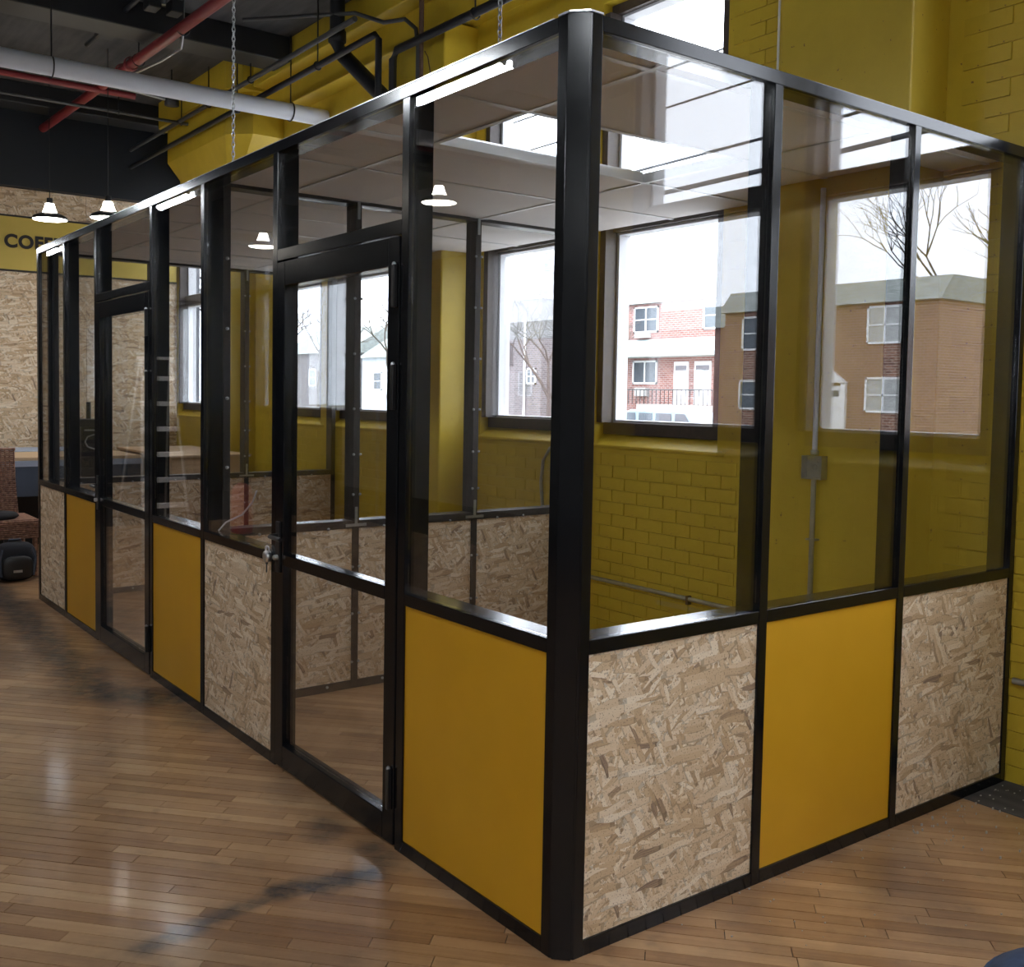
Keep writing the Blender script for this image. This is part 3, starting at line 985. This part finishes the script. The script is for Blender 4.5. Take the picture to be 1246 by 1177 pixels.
# wall conduit with junction box on the near column
wc = thing('junction_box', 'square open grey junction box with conduit on the near yellow column', 'electrical box', (2.24, 0.79, 1.32))
mb = MB()
xb = 2.249
mb.box(xb - 0.004, xb, 0.735, 0.845, 1.265, 1.375)
for c_ in ((0.735, 0.739, 1.265, 1.375), (0.841, 0.845, 1.265, 1.375), (0.735, 0.845, 1.265, 1.269), (0.735, 0.845, 1.371, 1.375)):
    mb.box(xb - 0.045, xb, *c_)
mb.build('box', 'galvanised', wc)
MB().torus((xb - 0.04, 0.752, 1.352), 0.010, 0.003, 'X', 14, 6).build('knockout', 'galvanised', wc)
MB().torus((xb - 0.006, 0.80, 1.32), 0.012, 0.003, 'X', 14, 6).build('knockout', 'galvanised', wc)
MB().tube([(xb - 0.022, 0.79, 0.05), (xb - 0.022, 0.79, 1.262)], 0.012, 12).build('lower_conduit', 'galvanised', wc)
MB().tube([(xb - 0.022, 0.79, 1.378), (xb - 0.022, 0.79, 2.62)], 0.012, 12).build('upper_conduit', 'white_frame', wc, label='pale painted conduit above the box')
MB().lathe((xb - 0.022, 0.79, 1.39), [(0.012, -0.012), (0.019, -0.010), (0.019, 0.010), (0.012, 0.014)], 12).build('connector', 'galvanised', wc)
MB().box(xb - 0.037, xb, 0.765, 0.815, 0.975, 0.982).build('clamp', 'galvanised', wc)
MB().tube([(2.246, 1.085, 2.72), (2.246, 1.085, 4.5)], 0.006, 8).build('cable', 'white_paint')
tag(bpy.data.objects['cable'], 'thin pale cable running straight up the edge of the near column', 'cable')
pipe('wall_conduit', 'grey conduit running level low on the yellow brick wall inside the booth', 'conduit', [(WX - 0.02, 2.70, 0.487), (WX - 0.02, 1.10, 0.487)], 0.013, 'galvanised', None, 10)
MB().box(WX - 0.034, WX - 0.003, 1.80, 1.815, 0.455, 0.505).build('clamp', 'rusty', bpy.data.objects['wall_conduit'])
pipe('wall_conduit', 'grey conduit stub on the yellow wall right of the booth end post', 'conduit', [(WX - 0.03, -0.03, 0.455), (WX - 0.03, -2.0, 0.43)], 0.014, 'galvanised', None, 10)
tag(MB().box(WX - 0.012, WX - 0.003, 1.13, 1.165, 0.66, 0.72).build('paper_tag', 'paper'), 'small white paper tag stuck low on the yellow brick wall', 'tag')
cc = thing('cable_loop', 'thin grey cable looping down the yellow wall under the second window', 'cable', (WX - 0.02, 3.2, 1.0))
MB().tube([(WX - 0.012, 2.95, 1.30), (WX - 0.012, 3.06, 1.29), (WX - 0.012, 3.13, 1.20), (WX - 0.012, 3.15, 1.05), (WX - 0.012, 3.13, 0.9), (WX - 0.012, 3.14, 0.75)], 0.011, 8).build('cable', 'galvanised', cc)
cp = thing('coiled_cable', 'coil of thin black cable hanging on the yellow column behind the divider', 'cable', (2.24, 4.42, 1.6))
mb = MB()
mb.torus((2.238, 4.33, 1.50), 0.085, 0.005, 'X', 28, 6, 1.25)
mb.torus((2.236, 4.34, 1.51), 0.075, 0.004, 'X', 28, 6, 1.3)
mb.tube([(2.24, 4.33, 1.60), (2.24, 4.30, 1.70), (2.24, 4.24, 1.72), (2.24, 4.22, 1.62)], 0.004, 6)
mb.build('coil', 'duct_dark', cp)
MB().tube([(2.235, 4.48, 2.9), (2.235, 4.48, 1.9), (2.235, 4.50, 1.75)], 0.022, 8).build('riser', 'cord_grey', cp, label='grey vertical conduit')


# ---------------------------------------------------------------- lamps
def pendant(x, y, z, label, group):
    t = thing('pendant_lamp', label, 'lamp', (x, y, z), group)
    mb = MB()
    mb.lathe((x, y, z), [(0.165, 0.0), (0.168, 0.012), (0.150, 0.035), (0.095, 0.060), (0.050, 0.072)], 36)
    mb.lathe((x, y, z), [(0.160, 0.003), (0.146, 0.030), (0.092, 0.054), (0.050, 0.066)], 36)
    mb.build('shade', 'white_frame' if False else 'duct_dark', t, fix=False)
    MB().lathe((x, y, z), [(0.0, 0.028), (0.11, 0.026), (0.156, 0.008), (0.158, 0.002), (0.0, 0.000)], 32).build('diffuser', 'bulb_glow', t, label='glowing white underside')
    MB().lathe((x, y, z), [(0.068, 0.072), (0.052, 0.11), (0.040, 0.155), (0.0, 0.16)], 24).build('glass_neck', 'bulb_glow', t, label='glowing upper neck')
    MB().lathe((x, y, z), [(0.028, 0.155), (0.028, 0.21), (0.0, 0.215)], 16).build('socket', 'duct_dark', t)
    MB().tube([(x, y, z + 0.21), (x, y, CEIL)], 0.004, 6).build('cord', 'duct_dark', t)
    return t


pendant(0.66, 8.5, 3.29, 'lit pendant lamp at far left above the COFFEE sign', 'pendant lamps')
pendant(0.99, 7.7, 3.235, 'lit pendant lamp half hidden behind the booth top rail, second from left', 'pendant lamps')
pendant(-3.39, 5.76, 3.40, 'lit pendant lamp over the aisle, mirrored in the glass right of the near door', 'pendant lamps')
pendant(-3.0, 8.75, 3.28, 'lit pendant lamp over the aisle, mirrored in the glass left of the near door', 'pendant lamps')


def tube_lamp(x, y0, y1, z, label):
    t = thing('tube_light', label, 'lamp', (x, (y0 + y1) / 2, z), 'fluorescent tube lights')
    MB().box(x - 0.06, x + 0.06, y0 - 0.02, y1 + 0.02, z + 0.035, z + 0.09).build('housing', 'white_paint', t, bevel=0.004)
    for dx in (-0.032, 0.032):
        MB().tube([(x + dx, y0 + 0.012, z), (x + dx, y1 - 0.012, z)], 0.019, 12).build('tube', 'tube_glow', t)
        for yy in (y0, y1 - 0.014):
            MB().box(x + dx - 0.014, x + dx + 0.014, yy, yy + 0.014, z - 0.022, z + 0.036).build('lamp_holder', 'white_frame', t)
    for yy in (y0 + 0.2, y1 - 0.2):
        MB().tube([(x, yy, z + 0.09), (x, yy, CEIL)], 0.004, 6).build('suspension', 'galvanised', t)


TX, TZ_ = -1.34, 3.35
tube_lamp(TX, 2.08, 3.02, TZ_, 'bright tube light over the aisle, nearest one mirrored in the glass')
tube_lamp(TX, 6.55, 7.48, TZ_, 'bright tube light over the aisle, middle one mirrored in the glass')
tube_lamp(TX, 10.9, 12.3, TZ_, 'bright tube light over the aisle, farthest one mirrored in the glass')
tube_lamp(TX, -2.5, -1.26, TZ_, 'added fill tube light, unseen, in line with the aisle row behind the camera')  # this and the following tubes are unseen fill, added to brighten the front panels
tube_lamp(-4.4, -2.0, -0.76, TZ_, 'added fill tube light, unseen, toward the left wall, front one')
tube_lamp(-4.4, -5.6, -4.36, TZ_, 'added fill tube light, unseen, toward the left wall, rear one')
tube_lamp(-2.6, -5.0, -3.76, TZ_, 'added fill tube light, unseen, in the middle behind the camera')
tube_lamp(-0.2, -5.8, -4.56, TZ_, 'added fill tube light, unseen, near the back wall behind the camera')

# aluminium step ladder standing in the aisle (mirrored in the far door)
ld = thing('step_ladder', 'aluminium step ladder in the aisle, mirrored in the glass beside the far door', 'ladder', (-1.5, 7.9, 0))
mb = MB()
for s_ in (-1, 1):
    mb.tube([(-1.5 + s_ * 0.25, 7.62, 0.0), (-1.5 + s_ * 0.15, 7.95, 1.95)], 0.012, 8)
mb.build('front_rails', 'galvanised', ld)
mb = MB()
for s_ in (-1, 1):
    mb.tube([(-1.5 + s_ * 0.27, 8.50, 0.0), (-1.5 + s_ * 0.15, 8.0, 1.95)], 0.011, 8)
mb.build('rear_rails', 'galvanised', ld)
for j in range(7):
    z_ = 0.25 + j * 0.25
    f_ = z_ / 1.95
    yy = 7.62 + 0.33 * f_
    hw = 0.25 - 0.10 * f_
    MB().box(-1.5 - hw, -1.5 + hw, yy - 0.035, yy + 0.05, z_ - 0.022, z_ + 0.022).build('step', 'white_paint', ld)
MB().box(-1.66, -1.34, 7.9, 8.08, 1.94, 1.965).build('top_step', 'white_paint', ld)
# red extinguisher on a stand
fe = thing('fire_extinguisher', 'red fire extinguisher standing in the aisle, mirrored in the glass left of the near door', 'extinguisher', (-2.0, 7.0, 0))
MB().lathe((-2.0, 7.0, 0.0), [(0, 0.28), (0.10, 0.28), (0.105, 0.31), (0.105, 0.66), (0.08, 0.73), (0.03, 0.76), (0, 0.76)], 28).build('cylinder', 'red_paint', fe)
MB().lathe((-2.0, 7.0, 0.0), [(0, 0.76), (0.022, 0.76), (0.022, 0.80), (0, 0.80)], 14).box(-2.02, -1.98, 6.90, 7.08, 0.80, 0.815).build('valve', 'black_plastic', fe)
MB().tube([(-1.98, 7.0, 0.79), (-1.88, 7.0, 0.76), (-1.87, 7.0, 0.6), (-1.88, 7.0, 0.45)], 0.01, 8).build('hose', 'black_plastic', fe)
MB().lathe((-2.0, 7.0, 0.0), [(0, 0), (0.16, 0), (0.16, 0.02), (0.04, 0.03), (0.04, 0.27), (0.12, 0.275), (0, 0.28)], 24).build('stand', 'black_plastic', fe)

# ---------------------------------------------------------------- cafe corner behind the booth
ch = thing('wicker_chair', 'brown woven wicker chair at far left with a dark cushion', 'chair', (-0.05, 7.6, 0))
# woven back: rows of strands over stakes
mb = MB()
rows = 34
for r_ in range(rows):
    z_ = 0.47 + r_ * 0.0178
    pts = []
    yb = 7.70 + (z_ - 0.47) * 0.12
    xw = 0.26 - 0.03 * (z_ - 0.47) / 0.6
    for j in range(27):
        x_ = -0.08 - xw + 2 * xw * j / 26
        pts.append((x_, yb + 0.007 * math.cos(math.pi * (j + r_)), z_))
    mb.tube(pts, 0.0085, 6, False)
mb.build('backrest', 'wicker', ch)
mb = MB()
for j in range(14):
    x_ = -0.08 - 0.24 + 0.48 * j / 13
    mb.tube([(x_, 7.70, 0.40), (x_, 7.775, 1.075)], 0.007, 6)
mb.tube([(-0.33, 7.77, 1.08), (0.17, 7.77, 1.08)], 0.013, 8)
mb.build('stakes', 'wicker', ch)
mb = MB()
for r_ in range(9):
    z_ = 0.345 + r_ * 0.0175
    ring = []
    cs = [(-0.36, 7.18), (0.24, 7.18), (0.24, 7.72), (-0.36, 7.72), (-0.36, 7.18)]
    for a, b in zip(cs, cs[1:]):
        for j in range(14):
            f_ = j / 14
            nx, ny = (b[1] - a[1]), -(b[0] - a[0])
            ln = math.hypot(nx, ny)
            d_ = 0.006 * math.cos(math.pi * (j + r_))
            ring.append((a[0] + (b[0] - a[0]) * f_ + nx / ln * d_, a[1] + (b[1] - a[1]) * f_ + ny / ln * d_, z_))
    ring.append(ring[0])
    mb.tube(ring, 0.0085, 6, False)
mb.box(-0.35, 0.23, 7.19, 7.71, 0.47, 0.50)
mb.build('seat', 'wicker', ch)
mb = MB()
mb.lathe((-0.10, 7.42, 0.0), [(0, 0.50), (0.20, 0.50), (0.225, 0.52), (0.20, 0.545), (0, 0.55)], 24)
mb.build('cushion', 'dark_cloth', ch, label='dark seat cushion')
for (x_, y_) in ((-0.33, 7.21), (0.21, 7.21), (0.21, 7.69), (-0.33, 7.69)):
    MB().tube([(x_, y_, 0.0), (x_, y_, 0.36)], 0.022, 10).build('leg', 'wicker', ch)
# backpack under the chair
bp_ = thing('backpack', 'black backpack on the floor under the wicker chair', 'bag', (0.02, 7.16, 0))


def blob(cx, cy, cz, rx, ry, rz, p=3.2, nu=20, nv=12):
    vs, fs = [], []
    sg = lambda c: math.copysign(abs(c) ** (2 / p), c)
    for i_ in range(nv + 1):
        th = -math.pi / 2 + math.pi * i_ / nv
        for j in range(nu):
            ph = 2 * math.pi * j / nu
            vs.append((cx + rx * sg(math.cos(th)) * sg(math.cos(ph)), cy + ry * sg(math.cos(th)) * sg(math.sin(ph)), cz + rz * sg(math.sin(th))))
    for i_ in range(nv):
        for j in range(nu):
            fs.append((i_ * nu + j, i_ * nu + (j + 1) % nu, (i_ + 1) * nu + (j + 1) % nu, (i_ + 1) * nu + j))
    return vs, fs


mb = MB()
mb.add(*blob(0.02, 7.08, 0.165, 0.17, 0.09, 0.165), True)
mb.build('body', 'dark_cloth', bp_)
mb = MB()
mb.add(*blob(0.02, 6.99, 0.12, 0.125, 0.04, 0.10), True)
mb.build('front_pocket', 'black_plastic', bp_)
MB().box(-0.02, 0.05, 6.945, 6.952, 0.085, 0.105).build('badge', 'galvanised', bp_, label='small grey badge')
MB().tube([(-0.04, 7.07, 0.32), (-0.03, 7.07, 0.35), (0.06, 7.07, 0.35), (0.07, 7.07, 0.32)], 0.008, 8).build('handle', 'slate_cloth', bp_)
for sx in (-0.1, 0.13):
    MB().tube([(sx, 6.985, 0.28), (sx * 1.2, 6.965, 0.2), (sx * 1.1, 6.98, 0.05)], 0.010, 6).build('strap', 'slate_cloth', bp_)

# counter and tables
ct = thing('plywood_counter', 'plywood counter with pale top beyond the booth end wall, right', 'counter', (2.0, 7.6, 0))
box('top', 'plywood', ct, 1.42, 2.24, 7.25, 8.9, 0.995, 1.02, bevel=0.003)
box('front_panel', 'plywood', ct, 1.45, 2.22, 7.28, 7.30, 0.0, 0.994)
box('side_panel', 'plywood', ct, 1.45, 1.47, 7.30, 8.88, 0.0, 0.994)
tbt = thing('work_table', 'long table with pale plywood top and dark slate cloth front', 'table', (0.9, 8.4, 0))
box('top', 'plywood', tbt, 0.10, 1.40, 8.0, 8.9, 0.955, 0.985, bevel=0.003)
box('cloth', 'slate_cloth', tbt, 0.12, 1.38, 7.98, 8.0, 0.62, 0.94, label='dark slate cloth skirt')
box('cloth_hem', 'grey_cloth', tbt, 0.11, 1.39, 7.975, 8.0, 0.90, 0.953, label='pale grey upper edge of the cloth')
for (x_, y_) in ((0.14, 8.03), (1.36, 8.03), (0.14, 8.86), (1.36, 8.86)):
    MB().box(x_ - 0.02, x_ + 0.02, y_ - 0.02, y_ + 0.02, 0, 0.955).build('leg', 'duct_dark', tbt)
cs_ = thing('display_case', 'low counter case with grey-blue cover left of the booth end post', 'counter', (0.6, 9.3, 0))
box('body', 'duct_dark', cs_, -0.2, 1.6, 9.1, 9.8, 0.0, 0.78)
box('rim', 'concrete_pale', cs_, -0.22, 1.62, 9.06, 9.82, 0.78, 0.90, bevel=0.01)
box('cover', 'grey_cloth', cs_, 0.30, 1.45, 9.12, 9.78, 0.90, 0.985, bevel=0.02)
# coffee grinder on a small stand
gr = thing('coffee_grinder', 'black coffee grinder with upright handle seen through the far yellow field glass', 'machine', (0.68, 7.2, 0.86))
box('body', 'black_plastic', gr, 0.575, 0.785, 7.10, 7.30, 0.86, 1.30, bevel=0.012)
box('hopper_base', 'black_plastic', gr, 0.56, 0.80, 7.08, 7.32, 1.30, 1.37, bevel=0.01)
MB().tube([(0.665, 7.2, 1.37), (0.665, 7.2, 1.52)], [0.022, 0.020], 14).build('handle', 'black_plastic', gr)
MB().torus((0.68, 7.092, 1.17), 0.075, 0.007, 'Y', 8, 6, 0.85).build('gauge_ring', 'galvanised', gr, label='grey ring dial')
MB().box(0.60, 0.76, 7.094, 7.099, 1.265, 1.28).build('label_plate', 'galvanised', gr)
bxx = thing('carton', 'small reddish carton with a white sticker below the black grinder', 'box', (0.68, 7.2, 0.62))
box('body', 'plywood', bxx, 0.575, 0.755, 7.10, 7.30, 0.62, 0.855, bevel=0.003)
box('band', 'label_red', bxx, 0.574, 0.756, 7.0985, 7.10, 0.79, 0.85, label='dark red printed band')
MB().prism([(0.61, 0), (0.70, 0), (0.72, 0.0), (0.72, 0.001), (0.61, 0.001)], 0, 0.001)
MB().extrude([(0.615, 0.66), (0.66, 0.645), (0.70, 0.67), (0.715, 0.73), (0.68, 0.775), (0.63, 0.765), (0.60, 0.71)], 'Y', 7.095, 7.0995).build('sticker', 'paper', bxx, label='white crumpled sticker')
stn = thing('side_table', 'small dark side table under the carton and grinder', 'table', (0.68, 7.2, 0))
box('top', 'duct_dark', stn, 0.50, 0.86, 7.02, 7.38, 0.60, 0.619)
for (x_, y_) in ((0.52, 7.04), (0.84, 7.04), (0.52, 7.36), (0.84, 7.36)):
    MB().tube([(x_, y_, 0), (x_, y_, 0.60)], 0.012, 8).build('leg', 'duct_dark', stn)
# loose cable on the sill behind the near OSB field
lc = thing('loose_cable', 'thin pale cable rising in a curve by the divider end, over the OSB field', 'cable', (0.1, 2.6, 0.94))
MB().tube([(0.06, 2.70, 0.938), (0.09, 2.68, 0.98), (0.12, 2.55, 1.03), (0.13, 2.45, 1.10), (0.13, 2.40, 1.16)], 0.0045, 6).build('cable', 'paper', lc)

# navy upholstered pouf at the lower right
pf = thing('pouf', 'dark navy fabric pouf at the lower right corner of the picture', 'seat', (0.41, -1.30, 0))
mb = MB()
mb.lathe((0.41, -1.30, 0), [(0, 0.02), (0.24, 0.02), (0.275, 0.05), (0.28, 0.34), (0.265, 0.385), (0.22, 0.41), (0, 0.42)], 48)
mb.build('cushion', 'navy_fabric', pf)
MB().torus((0.41, -1.30, 0.37), 0.274, 0.006, 'Z', 48, 8).build('piping', 'navy_fabric', pf)
MB().lathe((0.41, -1.30, 0), [(0, 0), (0.2, 0), (0.2, 0.02), (0, 0.02)], 24).build('foot', 'duct_dark', pf)

# ---------------------------------------------------------------- outside
mb = MB()
gx = [2.9, 10, 22, 30, 33.5, 80]
gz = [0.3, 0.2, -0.7, -0.7, 0.15, 0.4]
for a, b, za, zb_ in zip(gx, gx[1:], gz, gz[1:]):
    n0 = len(mb.v)
    mb.add([(a, -90, za), (b, -90, zb_), (b, 130, zb_), (a, 130, za)], [(0, 1, 2, 3)])
gr_ = mb.build('ground_outside', 'lawn', None, kind='structure')
MB().add([(2.9, -40, 0.306), (10, -40, 0.206), (10, 60, 0.206), (2.9, 60, 0.306)], [(0, 1, 2, 3)]).build('bounce_pavement', 'concrete_pale', None, kind='structure')  # pale ground added below the windows, bounces daylight up to the booth ceiling
MB().add([(14, -90, 0.0 - 0.06), (30, -90, -0.68), (30, 130, -0.68), (14, 130, -0.06)], [(0, 1, 2, 3)]).build('street', 'asphalt', None, kind='structure')


def hwin(parent, X, ya, yb, z0, z1, split='v', pane='dark_pane', awning=False):
    """window set in a house front that faces -X"""
    t = 0.09
    mb = MB()
    mb.box(X - 0.07, X + 0.02, ya, yb, z0, z0 + t)
    mb.box(X - 0.07, X + 0.02, ya, yb, z1 - t, z1)
    mb.box(X - 0.07, X + 0.02, ya, ya + t, z0, z1)
    mb.box(X - 0.07, X + 0.02, yb - t, yb, z0, z1)
    if split in ('v', 'b'):
        mb.box(X - 0.065, X + 0.02, (ya + yb) / 2 - t / 2, (ya + yb) / 2 + t / 2, z0, z1)
    if split in ('h', 'b'):
        mb.box(X - 0.065, X + 0.02, ya, yb, (z0 + z1) / 2 - t / 3, (z0 + z1) / 2 + t / 3)
    w_ = mb.build('window', 'white_paint', parent)
    p_ = MB().box(X - 0.03, X - 0.02, ya + t, yb - t, z0 + t, z1 - t).build('pane', pane, w_)
    return w_


def hdoor(parent, X, ya, yb, z0, z1, pediment=False):
    d_ = MB().box(X - 0.05, X + 0.02, ya, yb, z0, z1).build('door', 'white_paint', parent)
    mb = MB()
    mb.box(X - 0.07, X - 0.052, ya + 0.12, yb - 0.12, z1 - 0.45, z1 - 0.2)
    mb.build('door_light', 'dark_pane', d_)
    if pediment:
        m_ = (ya + yb) / 2
        mb = MB()
        mb.extrude([(ya - 0.3, z1 + 0.12), (yb + 0.3, z1 + 0.12), (m_, z1 + 0.7)], 'X', X - 0.2, X)
        mb.box(X - 0.15, X, ya - 0.25, ya - 0.02, z0, z1 + 0.12)
        mb.box(X - 0.15, X, yb + 0.02, yb + 0.25, z0, z1 + 0.12)
        mb.build('door_surround', 'white_paint', parent)


# red brick row house straight across (first window)
hD = thing('row_house', 'red brick row house with pale porch roof, through the window right of the corner post', 'house', (38, 35, 0.3))
box('wall', 'brick_red', hD, 38, 47, 29.5, 40.5, 0.2, 6.7)
MB().extrude([(37.7, 6.65), (47.3, 6.65), (44.5, 8.2), (40.5, 8.2)], 'Y', 29.3, 40.7).build('roof', 'roof_shingle', hD)
MB().extrude([(36.6, 3.75), (38, 3.75), (38, 4.75), (36.6, 3.95)], 'Y', 29.5, 40.0).build('porch_roof', 'awning_pale', hD)
hwin(hD, 38, 36.1, 37.9, 5.1, 6.5, 'b')
hwin(hD, 38, 31.2, 33.0, 5.1, 6.5, 'b')
hwin(hD, 38, 36.1, 37.9, 2.35, 3.6, 'v')
MB().box(37.7, 38.02, 36.65, 37.6, 4.82, 5.08).build('air_conditioner', 'concrete_pale', hD)
MB().box(37.7, 38.02, 36.65, 37.5, 1.7, 2.15).build('air_conditioner', 'concrete_pale', hD)
hdoor(hD, 38, 33.9, 34.9, 1.3, 3.5)
hdoor(hD, 38, 32.4, 33.5, 1.3, 3.5)
MB().box(35.8, 38, 32.0, 35.4, 0.2, 1.28).build('stoop', 'concrete_pale', hD)
mb = MB()
for j in range(26):
    y_ = 30.5 + j * 0.28
    mb.box(35.9, 35.93, y_, y_ + 0.03, 1.28, 2.0)
mb.box(35.88, 35.95, 30.5, 37.6, 2.0, 2.05)
mb.build('railing', 'duct_dark', hD)

# tan brick house mirrored in the right panes
hR = thing('brick_house', 'tan brick house with grey shingle eave and white pedimented door, mirrored in the right-hand panes', 'house', (36, -24, 0.3))
box('wall', 'brick_tan', hR, 36, 45, -29.9, -19.35, 0.2, 5.75)
MB().extrude([(35.75, 5.62), (45.2, 5.62), (43.6, 6.6), (36.6, 6.6)], 'Y', -30.1, -19.2).build('roof', 'roof_shingle', hR)
hwin(hR, 36, -28.85, -27.55, 3.85, 5.4, 'h')
hwin(hR, 36, -28.95, -27.60, 1.15, 2.5, 'h')
hwin(hR, 36, -22.45, -20.85, 3.95, 5.5, 'b', 'curtain_pane')
hwin(hR, 36, -22.45, -20.80, 1.15, 2.6, 'b', 'curtain_pane')
hdoor(hR, 36, -24.5, -23.55, 0.35, 2.25, True)
mb = MB()
for j in range(6):
    mb.box(35.2, 35.23, -24.6 + j * 0.2, -24.57 + j * 0.2, 0.3, 1.0)
mb.box(35.19, 35.24, -24.6, -23.5, 0.98, 1.03)
mb.build('railing', 'white_paint', hR)
box('porch_step', 'concrete_pale', hR, 35.0, 36, -25.0, -23.2, 0.0, 0.34)

# plain house added beyond it to keep bright sky out of the mirrored view
hL = thing('brick_house', 'added low brick house beyond the tan one, blocking bright sky in the mirrored view', 'house', (40, -44, 0.3))
box('wall', 'brick_red', hL, 40, 48, -58, -32.5, 0.2, 5.4)
MB().extrude([(39.7, 5.3), (48.3, 5.3), (46.5, 6.6), (41.5, 6.6)], 'Y', -58.2, -32.3).build('roof', 'roof_shingle', hL)
for j in range(5):
    hwin(hL, 40, -36 - j * 4.4, -34.6 - j * 4.4, 1.6, 3.2, 'h')

# grey brick blocks through the second window
hG = thing('grey_building', 'grey brick building with white downspout seen left of the corner post', 'building', (34, 42.5, 0.2))
box('wall', 'brick_grey', hG, 34, 46, 40.95, 44.3, 0.1, 6.95)
MB().box(33.9, 46.1, 40.85, 44.4, 6.95, 7.08).build('parapet', 'concrete_pale', hG)
MB().tube([(33.93, 42.3, 0.3), (33.93, 42.3, 6.2)], 0.07, 8).build('downspout', 'white_paint', hG)
hwin(hG, 34, 41.35, 42.15, 2.25, 3.15, 'b')
mb = MB()
for j in range(5):
    mb.box(33.9, 33.93, 43.4 + j * 0.14, 43.44 + j * 0.14, 3.3, 4.6)
mb.box(33.9, 33.93, 43.35, 44.0, 3.3, 3.35)
mb.box(33.9, 33.93, 43.35, 44.0, 4.55, 4.6)
mb.build('window_grille', 'duct_dark', hG)
hT = thing('tall_building', 'taller grey brick building rising behind the low grey one', 'building', (46.6, 56, 0.2))
box('wall', 'brick_grey', hT, 46.6, 49.5, 53.5, 57.3, 0.1, 17.5)
box('parapet', 'concrete_pale', hT, 46.5, 49.6, 53.4, 57.4, 17.5, 17.7)
for j in range(3):
    hwin(hT, 46.6, 54.8, 56.0, 7.4 + j * 3.2, 9.0 + j * 3.2, 'h')
# pale house seen through the door
hW = thing('pale_house', 'pale blue-grey house in the haze seen through the near glass door', 'house', (42, 72, 0.3))
box('wall', 'siding_pale', hW, 42, 50, 62, 74.5, 0.2, 4.6)
MB().extrude([(41.6, 4.6), (50.4, 4.6), (46, 7.2)], 'Y', 61.7, 74.8).build('roof', 'roof_shingle', hW)
for y_ in (64, 67.4, 71.2):
    hwin(hW, 42, y_, y_ + 1.3, 1.9, 3.4, 'h')
hX = thing('brick_house', 'small brick house farther along, seen at the left side of the near glass door', 'house', (42, 82, 0.3))
box('wall', 'brick_grey', hX, 42, 50, 77, 90, 0.2, 5.2)
MB().extrude([(41.6, 5.2), (50.4, 5.2), (46, 7.8)], 'Y', 76.7, 90.3).build('roof', 'roof_shingle', hX)
for y_ in (79.3, 83.0, 87.0):
    hwin(hX, 42, y_, y_ + 1.4, 2.2, 3.8, 'h')
hdoor(hX, 42, 81.2, 82.2, 0.5, 2.7)

# van parked at the kerb
vn = thing('minivan', 'pale blue minivan parked along the street below the window', 'car', (27.5, 25.2, -0.7))
MB().extrude([(22.7, -0.4), (27.9, -0.4), (27.95, 0.35), (27.6, 0.55), (27.3, 1.05), (27.0, 1.15), (24.6, 1.15), (24.1, 1.08), (23.35, 0.55), (22.75, 0.35)], 'X', 27.0, 28.7).build('body', 'van_blue', vn, bevel=0.06)
for (a, b) in ((23.75, 24.6), (24.75, 25.6), (25.75, 26.5), (26.65, 27.15)):
    MB().extrude([(a, 0.55), (b, 0.55), (b - 0.03, 1.03), (a + (0.35 if a < 24 else 0.03), 1.03)], 'X', 26.97, 26.99).build('side_window', 'dark_pane', vn)
for y_ in (23.7, 26.9):
    MB().lathe((27.0, y_, -0.36), [(0, -0.02), (0.20, -0.02), (0.34, -0.01), (0.34, 0.2), (0, 0.2)], 20, 'X').build('wheel', 'tyre', vn)


# bare trees
def tree(label, base, h, seed, spread=0.5, r0=0.16, depth=6):
    rr = random.Random(seed)
    mb = MB()

    def grow(p, d, ln, r, k_):
        q = p + d * ln
        mid = p + d * ln * 0.5 + Vector((rr.uniform(-1, 1), rr.uniform(-1, 1), rr.uniform(-1, 1))) * ln * 0.06
        mb.tube([p, mid, q], [r, r * 0.85, r * 0.68], 5 if k_ > 1 else 7, False)
        if k_ >= depth: return
        for _ in range(3 if k_ < 4 else 2):
            nd = (d + Vector((rr.uniform(-1, 1), rr.uniform(-1, 1), rr.uniform(-0.35, 0.75))) * spread * 1.5).normalized()
            grow(q, nd, ln * rr.uniform(0.62, 0.86), r * 0.62, k_ + 1)
    t = thing('bare_tree', label, 'tree', base)
    grow(Vector(base), Vector((0, 0, 1)), h * 0.26, r0, 0)
    mb.build('branches', 'bark', t, fix=False)


tree('bare leafless tree behind the tan brick house, mirrored at the right edge', (46.5, -22.8, 0.3), 14.5, 4, 0.5, 0.17)
tree('bare tree before the grey building, seen left of the corner post', (25, 29.6, -0.7), 8.5, 11, 0.55, 0.12)
tree('bare tree in front of the red brick row house', (33.5, 36.6, 0.1), 8.0, 5, 0.6, 0.10)
tree('bare tree in the haze right of the near door glass centre', (36, 60, 0.2), 10, 8, 0.6, 0.16)
tree('bare tree in the haze at left of the near door glass', (36, 71, 0.2), 10, 9, 0.6, 0.16)
tree('bare tree seen through the far window beside the OSB wall', (14, 33, -0.1), 8, 10, 0.6, 0.16)

# overhead utility wires along the street
for (y0_, z0_, r_, lb) in ((0, 7.9, 0.022, 'upper thin overhead wire along the street'), (0, 8.7, 0.022, 'highest overhead wire along the street'), (0, 6.75, 0.03, 'middle overhead wire along the street'),
                       (0, 6.15, 0.05, 'thick bundled overhead cable along the street')):
    pts = [(14, y, z0_ + ((y % 40) / 20 - 1) ** 2 * 0.5 - 0.3) for y in range(-60, 121, 5)]
    tag(MB().tube(pts, r_, 6).build('utility_wire', 'duct_dark'), lb, 'wire')
